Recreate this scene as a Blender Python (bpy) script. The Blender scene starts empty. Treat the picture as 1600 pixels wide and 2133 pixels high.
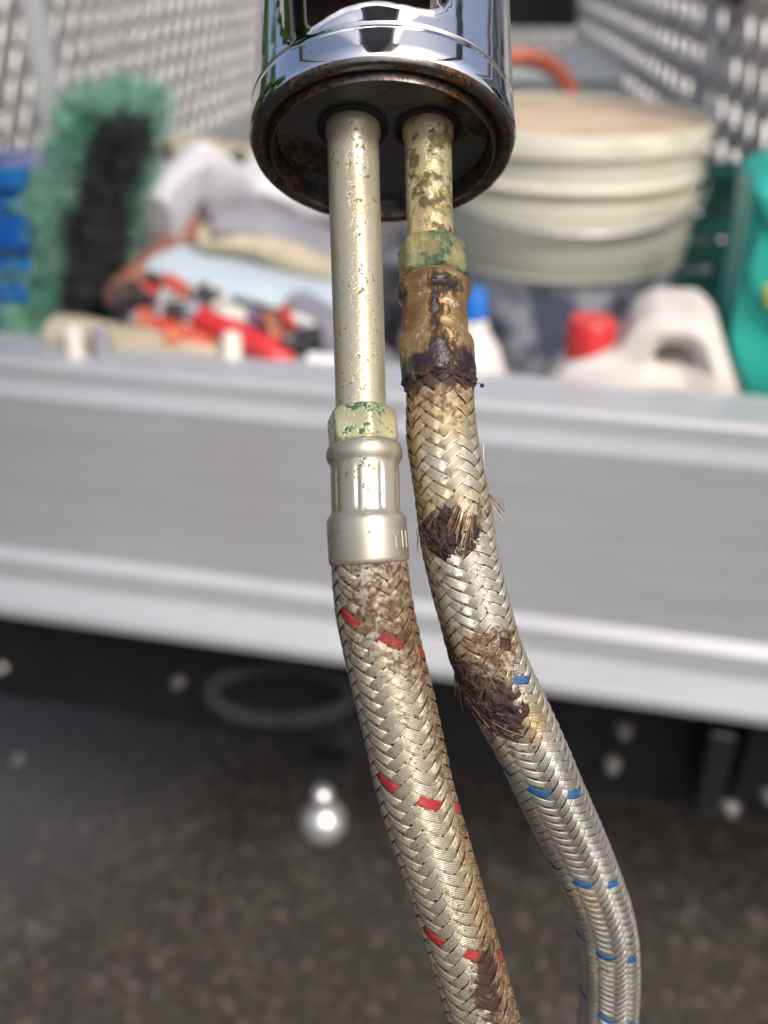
import bpy, math, random
import numpy as np
from mathutils import Vector, noise
R = math.radians
S = bpy.context.scene
COL = S.collection
rng = np.random.default_rng(7)
random.seed(7)

# ------------------------------------------------------------------ camera
CAMZ, PITCH, F = 1.25, R(31), 2000.0
cam = bpy.data.cameras.new("camera"); camo = bpy.data.objects.new("camera", cam); COL.objects.link(camo)
camo.location = (0, 0, CAMZ); camo.rotation_euler = (R(90) - PITCH, 0, 0)
cam.sensor_fit = 'HORIZONTAL'; cam.sensor_width = 36; cam.lens = 36 * F / 1600
cam.clip_start = 0.01; cam.clip_end = 500
cam.dof.use_dof = True; cam.dof.focus_distance = 0.1745; cam.dof.aperture_fstop = 14; cam.dof.aperture_blades = 0
S.camera = camo
# ------------------------------------------------------------------ sky and sun
SUN_EL, SUN_AZ = R(50), R(150)          # azimuth clockwise from +Y
w = bpy.data.worlds.new("World"); S.world = w; w.use_nodes = True
nt = w.node_tree; nt.nodes.clear()
sky = nt.nodes.new("ShaderNodeTexSky"); sky.sky_type = 'NISHITA'; sky.sun_disc = False
sky.sun_elevation = SUN_EL; sky.sun_rotation = SUN_AZ; sky.air_density = 0.8; sky.dust_density = 7.0; sky.ozone_density = 0.7
bg = nt.nodes.new("ShaderNodeBackground"); bg.inputs[1].default_value = 0.13
wo = nt.nodes.new("ShaderNodeOutputWorld"); nt.links.new(sky.outputs[0], bg.inputs[0]); nt.links.new(bg.outputs[0], wo.inputs[0])
sun = bpy.data.lights.new("sun", 'SUN'); sun.energy = 1.5; sun.angle = R(14); sun.color = (1, .98, .95)
suno = bpy.data.objects.new("sun", sun); COL.objects.link(suno)
sd = Vector((math.sin(SUN_AZ) * math.cos(SUN_EL), math.cos(SUN_AZ) * math.cos(SUN_EL), math.sin(SUN_EL)))
suno.rotation_euler = sd.to_track_quat('Z', 'Y').to_euler()
S.view_settings.view_transform = 'Standard'; S.view_settings.look = 'None'; S.view_settings.exposure = 0.42; S.view_settings.gamma = 1

# ------------------------------------------------------------------ maths helpers
CF = np.array([0, math.cos(PITCH), -math.sin(PITCH)]); CU = np.array([0, math.sin(PITCH), math.cos(PITCH)]); CX = np.array([1., 0, 0])
CO = np.array([0, 0, CAMZ])
def ray(px, py): return CF + CX * (px - 800) / F + CU * (1066.5 - py) / F
def P(px, py, d): return CO + ray(px, py) * d                       # point seen at a pixel, at depth d metres
YAW = R(12.4)
TT = np.array([math.cos(YAW), -math.sin(YAW), 0]); BB = np.array([math.sin(YAW), math.cos(YAW), 0]); ZZ = np.array([0, 0, 1.])
def W(t, b, z): return TT * t + BB * b + ZZ * z                    # tray coordinates: along the tailgate, away, up
def onb(px, py, b): r = ray(px, py); return CO + r * (b / r.dot(BB))
def onz(px, py, z): r = ray(px, py); return CO + r * ((z - CAMZ) / r[2])
def tz(p): return p.dot(TT), p.dot(BB), p[2]
def c2w(v): return CX * v[0] + CU * v[1] - CF * v[2]               # camera axes (x right, y up, z toward viewer) to world

# ------------------------------------------------------------------ materials
class NB:
    def __init__(s, name):
        s.m = bpy.data.materials.new(name); s.m.use_nodes = True; s.t = s.m.node_tree; s.b = s.t.nodes["Principled BSDF"]
        s.co = s.n("ShaderNodeTexCoord").outputs["Object"]
    def n(s, k): return s.t.nodes.new(k)
    def l(s, a, b): s.t.links.new(a, b)
    def noise(s, scale, detail=4, rough=.55, vec=None, dist=0):
        n = s.n("ShaderNodeTexNoise"); n.inputs["Scale"].default_value = scale; n.inputs["Detail"].default_value = detail
        n.inputs["Roughness"].default_value = rough; n.inputs["Distortion"].default_value = dist
        s.l(vec or s.co, n.inputs["Vector"]); return n.outputs[0]
    def vor(s, scale, out="Distance", vec=None):
        n = s.n("ShaderNodeTexVoronoi"); n.inputs["Scale"].default_value = scale; s.l(vec or s.co, n.inputs["Vector"]); return n.outputs[out]
    def scl(s, v):
        n = s.n("ShaderNodeMapping"); n.inputs["Scale"].default_value = v; s.l(s.co, n.inputs["Vector"]); return n.outputs[0]
    def ramp(s, fac, stops):
        n = s.n("ShaderNodeValToRGB"); e = n.color_ramp.elements
        while len(e) < len(stops): e.new(.5)
        for i, (p, c) in enumerate(stops):
            e[i].position = p; e[i].color = (c if isinstance(c, tuple) else (c, c, c)) + (1,)
        s.l(fac, n.inputs[0]); return n.outputs[0]
    def mix(s, fac, a, b):
        n = s.n("ShaderNodeMix"); n.data_type = 'RGBA'
        for sock, v in ((n.inputs[0], fac), (n.inputs[6], a), (n.inputs[7], b)):
            if isinstance(v, (float, int)): sock.default_value = v
            elif isinstance(v, tuple): sock.default_value = v + (1,)
            else: s.l(v, sock)
        return n.outputs[2]
    def math(s, op, a, b=0., clamp=False):
        n = s.n("ShaderNodeMath"); n.operation = op; n.use_clamp = clamp
        for sock, v in ((n.inputs[0], a), (n.inputs[1], b)):
            if isinstance(v, (float, int)): sock.default_value = v
            else: s.l(v, sock)
        return n.outputs[0]
    def attr(s, name): n = s.n("ShaderNodeAttribute"); n.attribute_name = name; return n.outputs["Fac"]
    def bump(s, h, strength=.5, dist=.001):
        n = s.n("ShaderNodeBump"); n.inputs["Strength"].default_value = strength; n.inputs["Distance"].default_value = dist
        s.l(h, n.inputs["Height"]); s.l(n.outputs[0], s.b.inputs["Normal"])
    def set(s, **k):
        for a, v in k.items():
            sock = s.b.inputs[{"color": "Base Color", "rough": "Roughness", "metal": "Metallic"}.get(a, a)]
            if isinstance(v, tuple): sock.default_value = v + (1,)
            elif isinstance(v, (float, int)): sock.default_value = v
            else: s.l(v, sock)
        return s.m
def simple(name, c, rough=.5, metal=0., scale=20., var=.25, c2=None, bump=0., bd=.001):
    n = NB(name); f = n.noise(scale, 5)
    c2 = c2 or tuple(x * (1 - var) for x in c)
    n.set(color=n.mix(n.ramp(f, [(.35, 0.), (.65, 1.)]), c, c2), metal=metal, rough=n.math('ADD', n.math('MULTIPLY', f, .25), rough - .12))
    if bump: n.bump(f, bump, bd)
    return n.m
M = {}
n = NB("chrome"); sp = n.ramp(n.noise(900, 3), [(.68, 0.), (.74, 1.)]); sm = n.noise(150, 6, .7)
n.set(color=n.mix(n.math('MULTIPLY', sp, .5), (.86, .87, .89), (.3, .25, .2)), metal=1., rough=n.math('ADD', n.math('MULTIPLY', n.ramp(sm, [(.45, 0.), (.8, 1.)]), .18), .05))
M['chrome'] = n.m
n = NB("dark_underside"); f = n.noise(60, 5, .6); g = n.noise(700, 4)
n.set(color=n.mix(n.ramp(f, [(.5, 0.), (.58, 1.)]), n.mix(g, (.16, .165, .175), (.11, .115, .12)), n.mix(n.ramp(g, [(.36, 0.), (.5, 1.)]), (.13, .055, .025), (.02, .01, .007))),
      metal=n.ramp(f, [(.5, .75), (.62, 0.)]), rough=n.ramp(f, [(.45, .38), (.65, .7)])); n.bump(n.math('ADD', f, g), .5, .0006)
M['under'] = n.m
n = NB("rim_metal"); f = n.noise(130, 6, .7); g = n.noise(1200, 3)
n.set(color=n.mix(n.ramp(f, [(.45, 0.), (.57, 1.)]), (.2, .195, .19), n.mix(n.ramp(g, [(.42, 0.), (.58, 1.)]), (.13, .06, .025), (.02, .014, .01))), metal=n.ramp(f, [(.5, 1.), (.65, 0.)]), rough=n.ramp(f, [(.4, .26), (.65, .6)])); n.bump(f, .4, .0004)
M['rim'] = n.m
def metal_spotted(name, base, base2, spot, lo, hi, sscale, rough, metal, mist=None, yellow=.5):
    n = NB(name); big = n.noise(70, 5, .6, vec=n.scl((1.6, 1.6, .7))); spn = n.noise(sscale, 4, .7); fine = n.noise(1500, 3)
    c = n.mix(n.ramp(big, [(.3, 0.), (.7, 1.)]), base, base2)
    spn = n.math('ADD', spn, n.math('MULTIPLY', n.math('SUBTRACT', n.noise(45, 4, .6), .5), .55))
    s1 = n.ramp(spn, [(lo, 0.), (hi, 1.)])
    c = n.mix(s1, c, n.mix(fine, spot, tuple(x * .5 for x in spot)))
    if mist: c = n.mix(n.ramp(n.noise(160, 5, .7), [(.55, 0.), (.68, 1.)]), c, mist)
    n.set(color=c, metal=n.math('MULTIPLY', n.math('SUBTRACT', 1., s1), metal), rough=n.math('ADD', n.math('MULTIPLY', s1, .35), n.math('ADD', rough, n.math('MULTIPLY', fine, .12))))
    n.bump(n.math('SUBTRACT', n.math('MULTIPLY', big, .4), s1), .35, .0003)
    return n.m
M['tube_pale'] = metal_spotted("pale_spotted_brass", (.56, .52, .36), (.53, .51, .42), (.2, .15, .07), .60, .68, 900, .24, .6, (.5, .45, .27))
M['tube_stained'] = metal_spotted("stained_yellow_brass", (.6, .5, .24), (.62, .57, .42), (.12, .09, .035), .46, .60, 260, .28, .55, (.24, .2, .07))
M['nut_brass'] = metal_spotted("verdigris_brass", (.75, .69, .42), (.6, .6, .38), (.05, .15, .085), .565, .65, 600, .27, .7, (.26, .28, .14))
M['nut_green'] = metal_spotted("green_corroded_brass", (.42, .36, .17), (.24, .24, .11), (.045, .11, .06), .40, .60, 230, .4, .4, (.22, .17, .08))
M['ferrule'] = metal_spotted("dull_nickel", (.5, .485, .44), (.44, .4, .29), (.2, .15, .08), .62, .68, 500, .3, .7, (.42, .35, .2))
n = NB("tar_stained_ferrule"); a = n.attr("burn"); f = n.noise(260, 6, .7); g = n.noise(110, 5, .6); fine = n.noise(1500, 4)
f9 = n.noise(800, 6, .75, vec=n.scl((1.4, .6, .6))); dk = n.math('ADD', n.math('MULTIPLY', a, 1.05), n.math('ADD', n.math('MULTIPLY', n.math('SUBTRACT', f, .5), 1.8), n.math('MULTIPLY', n.math('SUBTRACT', f9, .5), 1.9))); k = n.ramp(dk, [(.28, 0.), (.72, 1.)])
base = n.mix(n.ramp(g, [(.38, 0.), (.62, 1.)]), (.37, .26, .125), (.2, .1, .045)); base = n.mix(n.ramp(f, [(.35, 1.), (.42, 0.)]), base, (.6, .56, .45))
n.set(color=n.mix(k, base, n.mix(fine, (.012, .009, .014), (.032, .02, .025))), metal=n.math('MULTIPLY', n.math('SUBTRACT', 1., k), .55), rough=n.math('ADD', n.math('MULTIPLY', fine, .3), n.ramp(k, [(0., .3), (1., .14)])))
n.bump(n.math('ADD', f, n.math('MULTIPLY', k, .8)), .8, .0006); M['tar_ferrule'] = n.m
def braid_mat(name, c1, c2, dye=None):
    n = NB(name); rust = n.attr("rust"); burn = n.attr("burn"); f = n.noise(330, 6, .7); g = n.noise(1400, 4, .6); h = n.noise(80, 4)
    base = n.mix(n.ramp(h, [(.35, 0.), (.65, 1.)]), c1, c2)
    base = n.mix(n.ramp(g, [(.5, 0.), (.72, .65)]), base, (.3, .22, .11))
    if dye: base = n.mix(n.ramp(g, [(.45, 0.), (.7, .75)]), dye, tuple(x * .4 for x in dye))
    g2 = n.noise(700, 5, .75); k = n.ramp(n.math('ADD', rust, n.math('ADD', n.math('MULTIPLY', n.math('SUBTRACT', f, .5), 1.5), n.math('ADD', n.math('MULTIPLY', n.math('SUBTRACT', g2, .5), 3.2), n.math('MULTIPLY', n.math('SUBTRACT', .45, n.math('ABSOLUTE', n.math('SINE', n.math('MULTIPLY', n.attr('across'), 9.42)))), n.math('MULTIPLY', rust, .9))))), [(.3, 0.), (.75, 1.)])
    rc = n.mix(n.ramp(g, [(.4, 0.), (.6, 1.)]), (.19, .09, .04), (.05, .023, .014))
    col = n.mix(n.math('MULTIPLY', k, .92 if not dye else .6), base, rc)
    y = n.ramp(n.math('ADD', n.attr("gold"), n.math('MULTIPLY', n.math('SUBTRACT', f, .5), .7)), [(.3, 0.), (.8, 1.)])
    if not dye: col = n.mix(n.math('MULTIPLY', y, .75), col, n.mix(k, (.50, .36, .15), (.15, .07, .03)))
    kb = n.ramp(n.math('ADD', burn, n.math('MULTIPLY', n.math('SUBTRACT', f, .5), 1.6)), [(.38, 0.), (.6, 1.)])
    col = n.mix(kb, col, n.mix(g, (.06, .022, .015), (.02, .01, .01)))
    met = n.math('MULTIPLY', n.math('SUBTRACT', 1., n.math('MAXIMUM', n.math('MULTIPLY', k, .8), kb)), .62 if not dye else .1)
    cl = n.math('MULTIPLY', n.math('MAXIMUM', n.math('MULTIPLY', rust, -1.), 0.), 2.6, True)
    if not dye: col = n.mix(n.math('MULTIPLY', cl, .8), col, n.mix(h, (.82, .82, .79), (.62, .61, .57))); met = n.math('ADD', met, n.math('MULTIPLY', cl, .3), True)
    n.set(metal=met, rough=n.math('ADD', n.math('MULTIPLY', k, .2), n.math('ADD', .33, n.math('MULTIPLY', g, .14))))
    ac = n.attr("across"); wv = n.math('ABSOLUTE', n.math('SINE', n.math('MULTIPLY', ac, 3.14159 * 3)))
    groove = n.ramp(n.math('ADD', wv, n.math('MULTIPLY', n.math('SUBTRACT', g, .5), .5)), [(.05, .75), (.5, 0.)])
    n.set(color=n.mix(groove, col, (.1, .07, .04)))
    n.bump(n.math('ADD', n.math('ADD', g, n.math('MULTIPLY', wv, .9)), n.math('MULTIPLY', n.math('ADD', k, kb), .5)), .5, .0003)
    return n.m
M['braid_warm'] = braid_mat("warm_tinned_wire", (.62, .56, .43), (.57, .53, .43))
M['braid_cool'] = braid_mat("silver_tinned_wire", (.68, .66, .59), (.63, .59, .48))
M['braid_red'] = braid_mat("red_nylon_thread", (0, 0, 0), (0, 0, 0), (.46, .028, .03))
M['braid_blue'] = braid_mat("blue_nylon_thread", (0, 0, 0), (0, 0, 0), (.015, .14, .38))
M['core'] = simple("brown_black_rubber", (.03, .02, .017), .55, 0, 600, .6, (.045, .022, .016), .8, .0006)
n = NB("charred_crust"); f = n.noise(260, 6, .7); g = n.noise(1100, 5, .7)
n.set(color=n.mix(n.ramp(f, [(.4, 0.), (.62, 1.)]), (.012, .008, .011), n.mix(g, (.13, .055, .038), (.035, .018, .018))), rough=n.ramp(g, [(.3, .18), (.7, .5)]))
n.bump(n.math('ADD', f, n.math('MULTIPLY', g, .6)), 1., .0009); M['char'] = n.m
M['fray'] = simple("loose_bronze_wire", (.42, .35, .24), .4, .7, 400, .5, (.2, .11, .06))
# background materials
n = NB("brushed_aluminium"); st = n.noise(14, 5, .6, vec=n.scl((.25, 1, 6))); bl = n.noise(5, 4, .6); sc = n.ramp(n.noise(60, 5, .7, vec=n.scl((.3, 1, 2))), [(.64, 0.), (.7, 1.)])
c = n.mix(n.ramp(st, [(.35, 0.), (.7, 1.)]), (.44, .46, .49), (.38, .40, .425)); c = n.mix(n.ramp(bl, [(.5, 0.), (.75, .5)]), c, (.36, .35, .33)); c = n.mix(n.math('MULTIPLY', sc, .4), c, (.2, .19, .17))
n.set(color=c, metal=.15, rough=n.math('ADD', n.math('MULTIPLY', st, .3), .3)); n.bump(st, .1, .001); M['alu'] = n.m
M['alu_pale'] = simple("pale_aluminium", (.62, .65, .67), .4, .4, 9, .12)
M['black'] = simple("black_paint", (.012, .013, .016), .42, 0, 30, .5)
M['black_gloss'] = simple("black_gloss", (.02, .022, .025), .22, 0, 30, .5)
M['zinc'] = simple("galvanised_steel", (.6, .6, .6), .4, .6, 40, .3)
M['bolt'] = simple("dull_zinc_bolt", (.45, .44, .43), .35, .8, 40, .3)
M['steel'] = simple("polished_steel", (.8, .8, .8), .34, .8, 40, .1)
n = NB("cream_plastic"); f = n.noise(11, 6, .65, vec=n.scl((1, 1, 2.2))); g = n.noise(5, 3)
n.set(color=n.mix(n.ramp(f, [(.56, 0.), (.72, .6)]), n.mix(g, (.68, .66, .54), (.6, .62, .52)), (.36, .33, .22)), rough=.5); M['cream'] = n.m
n = NB("stained_lid"); f = n.noise(14, 5, .6)
n.set(color=n.mix(n.ramp(f, [(.45, 0.), (.72, 1.)]), (.62, .5, .36), (.42, .3, .15)), rough=.5); M['lid'] = n.m
n = NB("printed_label"); f = n.vor(24, "Color"); f2 = n.noise(22, 3); f3 = n.noise(9, 2)
c = n.mix(n.ramp(f2, [(.42, 0.), (.56, 1.)]), (.13, .15, .22), (.55, .58, .63)); c = n.mix(n.ramp(f3, [(.6, 0.), (.66, .7)]), c, (.5, .12, .2)); c = n.mix(n.ramp(n.vor(15), [(.16, .8), (.24, 0.)]), c, (.7, .72, .75))
n.set(color=c, rough=.4); M['print'] = n.m
M['white_plastic'] = simple("milky_plastic", (.74, .71, .67), .4, 0, 12, .1, (.7, .62, .58))
M['red_plastic'] = simple("red_plastic", (.6, .035, .04), .35, 0, 20, .1)
M['red_dull'] = simple("worn_red_plastic", (.55, .05, .04), .45, 0, 40, .5, (.5, .16, .1))
M['blue_plastic'] = simple("blue_plastic", (.02, .17, .6), .35, 0, 20, .4)
M['deep_blue'] = simple("deep_blue_plastic", (.005, .07, .42), .35, 0, 14, .8, (.02, .2, .55))
M['navy'] = simple("navy_cloth", (.1, .12, .3), .9, 0, 20, .4, (.3, .3, .5))
M['teal'] = simple("teal_plastic", (.03, .42, .34), .4, 0, 12, .3, (.03, .5, .42))
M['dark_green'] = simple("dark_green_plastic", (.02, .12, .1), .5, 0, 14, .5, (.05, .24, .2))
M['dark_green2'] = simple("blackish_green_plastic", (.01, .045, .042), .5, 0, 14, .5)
M['matt_black'] = simple("matt_black_steel", (.012, .012, .013), .85, 0, 30, .5)
n = NB("mixed_fittings"); n.set(color=n.ramp(n.attr("tone"), [(0., (.02, .02, .022)), (.3, (.03, .03, .035)), (.4, (.3, .3, .32)), (.55, (.65, .63, .56)), (.68, (.22, .12, .05)), (.8, (.5, .04, .04)), (.9, (.08, .1, .2)), (1., (.6, .6, .6))]), rough=.45); M['mixed'] = n.m
M['panel_blue'] = simple("blue_grey_panel", (.3, .33, .42), .5, 0, 6, .4)
M['letter'] = simple("worn_nickel_letter", (.68, .66, .6), .35, .6, 500, .3)
M['yellow'] = simple("yellow_print", (.6, .62, .05), .5)
M['orange'] = simple("orange_rubber", (.6, .16, .08), .5, 0, 30, .2)
M['bag_green'] = simple("worn_green_cloth", (.14, .40, .29), .85, 0, 22, .5, (.28, .48, .38), .5, .01)
M['bag_dark'] = simple("black_cloth", (.012, .014, .014), .8, 0, 40, .6, (.035, .035, .037), .5, .01)
M['brown'] = simple("red_brown_pipe", (.3, .12, .08), .5, .2, 30, .4, (.42, .22, .18))
M['cloth_white'] = simple("white_sheet", (.68, .68, .72), .8, 0, 8, .15)
M['cloth_grey'] = simple("grey_sheet", (.3, .3, .34), .8, 0, 8, .3)
M['pale_blue'] = simple("pale_blue_sheet", (.5, .6, .68), .6, 0, 9, .15)
M['beige'] = simple("beige_board", (.5, .44, .32), .8, 0, 18, .3)
M['off_white'] = simple("off_white_plastic", (.7, .69, .62), .4, 0, 20, .2)
M['grey_plastic'] = simple("grey_plastic", (.24, .24, .27), .5, 0, 20, .3)
M['light_grey'] = simple("light_grey_paint", (.6, .64, .64), .45, 0, 8, .1)
M['wall'] = simple("pale_render", (.36, .35, .34), .9, 0, 4, .2)
M['wall_pale'] = simple("white_render", (.7, .69, .66), .9, 0, 4, .1)
M['maroon'] = simple("reflection_wall_red", (.06, .025, .022), .8, 0, 8, .3)
M['tile'] = simple("roof_tile", (.2, .08, .06), .8, 0, 8, .3)
M['glass_dark'] = simple("dark_window", (.02, .025, .03), .12)
M['leaf'] = simple("leaf_green", (.06, .14, .025), .5, 0, 6, .5)
M['trunk'] = simple("bark", (.12, .09, .06), .9)
M['concrete'] = simple("pale_concrete", (.2, .195, .19), .85, 0, 1.2, .35)
n = NB("asphalt"); v = n.vor(92, "Color"); sep = n.n("ShaderNodeSeparateColor"); n.l(v, sep.inputs[0]); vd = n.vor(92); f = n.noise(1.6, 5, .6); g = n.noise(30, 5)
stone = n.mix(n.ramp(sep.outputs[1], [(.3, 0.), (.9, 1.)]), (.05, .042, .034), (.13, .115, .095))
c = n.mix(n.ramp(sep.outputs[0], [(.55, 0.), (.8, 1.)]), (.03, .025, .02), stone)
c = n.mix(n.ramp(g, [(.5, 0.), (.7, .6)]), c, (.05, .038, .03))
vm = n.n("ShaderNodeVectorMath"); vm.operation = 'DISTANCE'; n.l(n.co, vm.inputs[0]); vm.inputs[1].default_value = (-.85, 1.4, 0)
grey_patch = n.ramp(n.math('ADD', vm.outputs["Value"], n.math('MULTIPLY', n.math('SUBTRACT', f, .5), .5)), [(.25, .75), (.65, .0)])  # blue-grey colour patch in the ground, fading outward from one point
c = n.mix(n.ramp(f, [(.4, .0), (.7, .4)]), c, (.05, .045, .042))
n.set(color=n.mix(grey_patch, c, n.mix(g, (.10, .103, .118), (.075, .077, .085))), rough=.8); n.bump(vd, .5, .005); M['asphalt'] = n.m
M['smooth_tar'] = simple("smooth_worn_asphalt", (.095, .1, .12), .55, 0, 3.5, .35, (.07, .07, .082))

# ------------------------------------------------------------------ object helpers
def wloc(o):
    v = Vector((0, 0, 0))
    while o is not None: v += o.location; o = o.parent
    return np.array(v)
def obj(name, V, Fc, mat, parent=None, attrs=None, smooth=True, kind=None, label=None, base=None, sharp=True):
    V = np.asarray(V, float); me = bpy.data.meshes.new(name)
    off = wloc(parent) if parent else (np.asarray(base, float) if base is not None else np.zeros(3))
    Vl = V - off
    if isinstance(Fc, np.ndarray):
        k = Fc.shape[1]; me.vertices.add(len(Vl)); me.vertices.foreach_set("co", Vl.astype(np.float32).ravel())
        me.loops.add(Fc.size); me.loops.foreach_set("vertex_index", Fc.astype(np.int32).ravel())
        me.polygons.add(len(Fc)); me.polygons.foreach_set("loop_start", np.arange(0, Fc.size, k, dtype=np.int32))
        me.update(calc_edges=True)
    else: me.from_pydata([tuple(p) for p in Vl], [], Fc)
    if smooth: me.polygons.foreach_set("use_smooth", [True] * len(me.polygons))
    for a, d in (attrs or {}).items():
        at = me.attributes.new(a, 'FLOAT', 'POINT'); at.data.foreach_set("value", np.asarray(d, np.float32))
    me.validate(); me.update()
    if smooth and sharp: me.set_sharp_from_angle(angle=R(48))
    me.materials.append(M[mat] if isinstance(mat, str) else mat)
    o = bpy.data.objects.new(name, me); COL.objects.link(o)
    if parent: o.parent = parent
    elif base is not None: o.location = tuple(base)
    if kind: o["kind"] = kind
    if label: o["label"] = label
    return o
def thing(name, label, cat, loc, group=None):
    o = bpy.data.objects.new(name, None); COL.objects.link(o); o.location = tuple(loc); o.empty_display_size = .02
    o["label"] = label; o["category"] = cat
    if group: o["group"] = group
    return o
def tag(o, label, cat, group=None):
    o["label"] = label; o["category"] = cat
    if group: o["group"] = group
    return o
def grid_faces(a, b, wrap=False):
    i = np.arange(a - 1)[:, None]; bb = b if wrap else b - 1; j = np.arange(bb)[None, :]; j2 = (j + 1) % b
    return np.stack([(i * b + j).ravel(), (i * b + j2).ravel(), ((i + 1) * b + j2).ravel(), ((i + 1) * b + j).ravel()], 1)
class MB:
    def __init__(s): s.V = []; s.F = []
    def add(s, V, Fc):
        o = len(s.V); s.V += [np.asarray(v, float) for v in V]; s.F += [tuple(int(i) + o for i in f) for f in Fc]; return s
    def box(s, c, X, Y, Z, bev=0):       # centre and three half-vectors, chamfered when bev > 0
        c, X, Y, Z = map(np.asarray, (c, X, Y, Z))
        if not bev:
            V = [c + a * X + b * Y + d * Z for a in (-1, 1) for b in (-1, 1) for d in (-1, 1)]
            return s.add(V, [(0, 1, 3, 2), (4, 6, 7, 5), (0, 4, 5, 1), (2, 3, 7, 6), (0, 2, 6, 4), (1, 5, 7, 3)])
        lx, ly, lz = (np.linalg.norm(k) for k in (X, Y, Z)); bx, by, bz = bev / lx, bev / ly, bev / lz
        V = []; idx = {}
        for a in (-1, 1):
            for b in (-1, 1):
                for d in (-1, 1):
                    for ax in range(3):
                        f = [1 - bx, 1 - by, 1 - bz]; f[ax] = 1; idx[(a, b, d, ax)] = len(V); V.append(c + a * f[0] * X + b * f[1] * Y + d * f[2] * Z)
        Fc = []
        g = lambda a, b, d, ax: idx[(a, b, d, ax)]
        for q in (-1, 1):
            Fc += [(g(q, -1, -1, 0), g(q, 1, -1, 0), g(q, 1, 1, 0), g(q, -1, 1, 0)), (g(-1, q, -1, 1), g(1, q, -1, 1), g(1, q, 1, 1), g(-1, q, 1, 1)), (g(-1, -1, q, 2), g(1, -1, q, 2), g(1, 1, q, 2), g(-1, 1, q, 2))]
        for p in (-1, 1):
            for q in (-1, 1):
                Fc += [(g(p, q, -1, 0), g(p, q, 1, 0), g(p, q, 1, 1), g(p, q, -1, 1)), (g(p, -1, q, 0), g(p, 1, q, 0), g(p, 1, q, 2), g(p, -1, q, 2)), (g(-1, p, q, 1), g(1, p, q, 1), g(1, p, q, 2), g(-1, p, q, 2))]
                for r in (-1, 1): Fc.append((g(p, q, r, 0), g(p, q, r, 1), g(p, q, r, 2)))
        return s.add(V, Fc)
    def lathe(s, c, ax, prof, seg=32, rf=None, sx=None, caps=True):
        c = np.asarray(c, float); ax = np.asarray(ax, float) / np.linalg.norm(ax)
        u = np.cross(ax, [0.3, .9, .1]) if sx is None else np.asarray(sx, float); u = u - ax * u.dot(ax); u /= np.linalg.norm(u); v = np.cross(ax, u)
        V = []; 
        for h, r in prof:
            for k in range(seg):
                a = 2 * math.pi * k / seg; rr = r * (rf(h, a) if rf else 1); V.append(c + ax * h + rr * (u * math.cos(a) + v * math.sin(a)))
        Fc = [tuple(f) for f in grid_faces(len(prof), seg, True)]
        if caps and prof[0][1] > 1e-6: Fc.append(tuple(range(seg))[::-1])
        if caps and prof[-1][1] > 1e-6: Fc.append(tuple(range((len(prof) - 1) * seg, len(prof) * seg)))
        return s.add(V, Fc)
    def tube(s, pts, r, seg=10, flat=1.):
        pts = [np.asarray(p, float) for p in pts]; V = []; prev = None
        for i, p in enumerate(pts):
            T = pts[min(i + 1, len(pts) - 1)] - pts[max(i - 1, 0)]; T /= np.linalg.norm(T)
            u = prev if prev is not None else np.cross(T, [.1, .2, .97] if abs(T[2]) < .9 else [1, 0, 0]); u = u - T * u.dot(T); u /= np.linalg.norm(u); prev = u; v = np.cross(T, u)
            rr = r[i] if hasattr(r, '__len__') else r
            for k in range(seg): a = 2 * math.pi * k / seg; V.append(p + rr * (u * math.cos(a) + v * math.sin(a) * flat))
        Fc = [tuple(f) for f in grid_faces(len(pts), seg, True)] + [tuple(range(seg))[::-1], tuple(range((len(pts) - 1) * seg, len(pts) * seg))]
        return s.add(V, Fc)
    def prism(s, poly, ext):                # closed polygon of points, pushed along ext
        m = len(poly); V = [np.asarray(p, float) for p in poly] + [np.asarray(p, float) + ext for p in poly]
        return s.add(V, [tuple(range(m))[::-1], tuple(range(m, 2 * m))] + [(i, (i + 1) % m, (i + 1) % m + m, i + m) for i in range(m)])
    def build(s, name, mat, parent=None, **k): return obj(name, s.V, s.F, mat, parent, **k)
def curve(pts, m=12):
    pts = [np.asarray(p, float) for p in pts]; q = [2 * pts[0] - pts[1]] + pts + [2 * pts[-1] - pts[-2]]; out = []
    for i in range(1, len(q) - 2):
        for k in range(m):
            t = k / m; a, b, c, d = q[i - 1], q[i], q[i + 1], q[i + 2]
            out.append(.5 * (2 * b + (c - a) * t + (2 * a - 5 * b + 4 * c - d) * t * t + (3 * b - a - 3 * c + d) * t ** 3))
    return out + [pts[-1]]
def nz(p, s=1.): return noise.noise(Vector((p[0] * s, p[1] * s, p[2] * s)))

# =================================================================== SETTING
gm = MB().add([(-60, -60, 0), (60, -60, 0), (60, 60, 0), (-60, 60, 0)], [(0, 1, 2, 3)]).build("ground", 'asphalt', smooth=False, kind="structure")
MB().box((-6, 12.6, .02), (30, 0, 0), (0, 9.6, 0), (0, 0, .03)).build("driveway", 'concrete', smooth=False, kind="structure")

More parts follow.
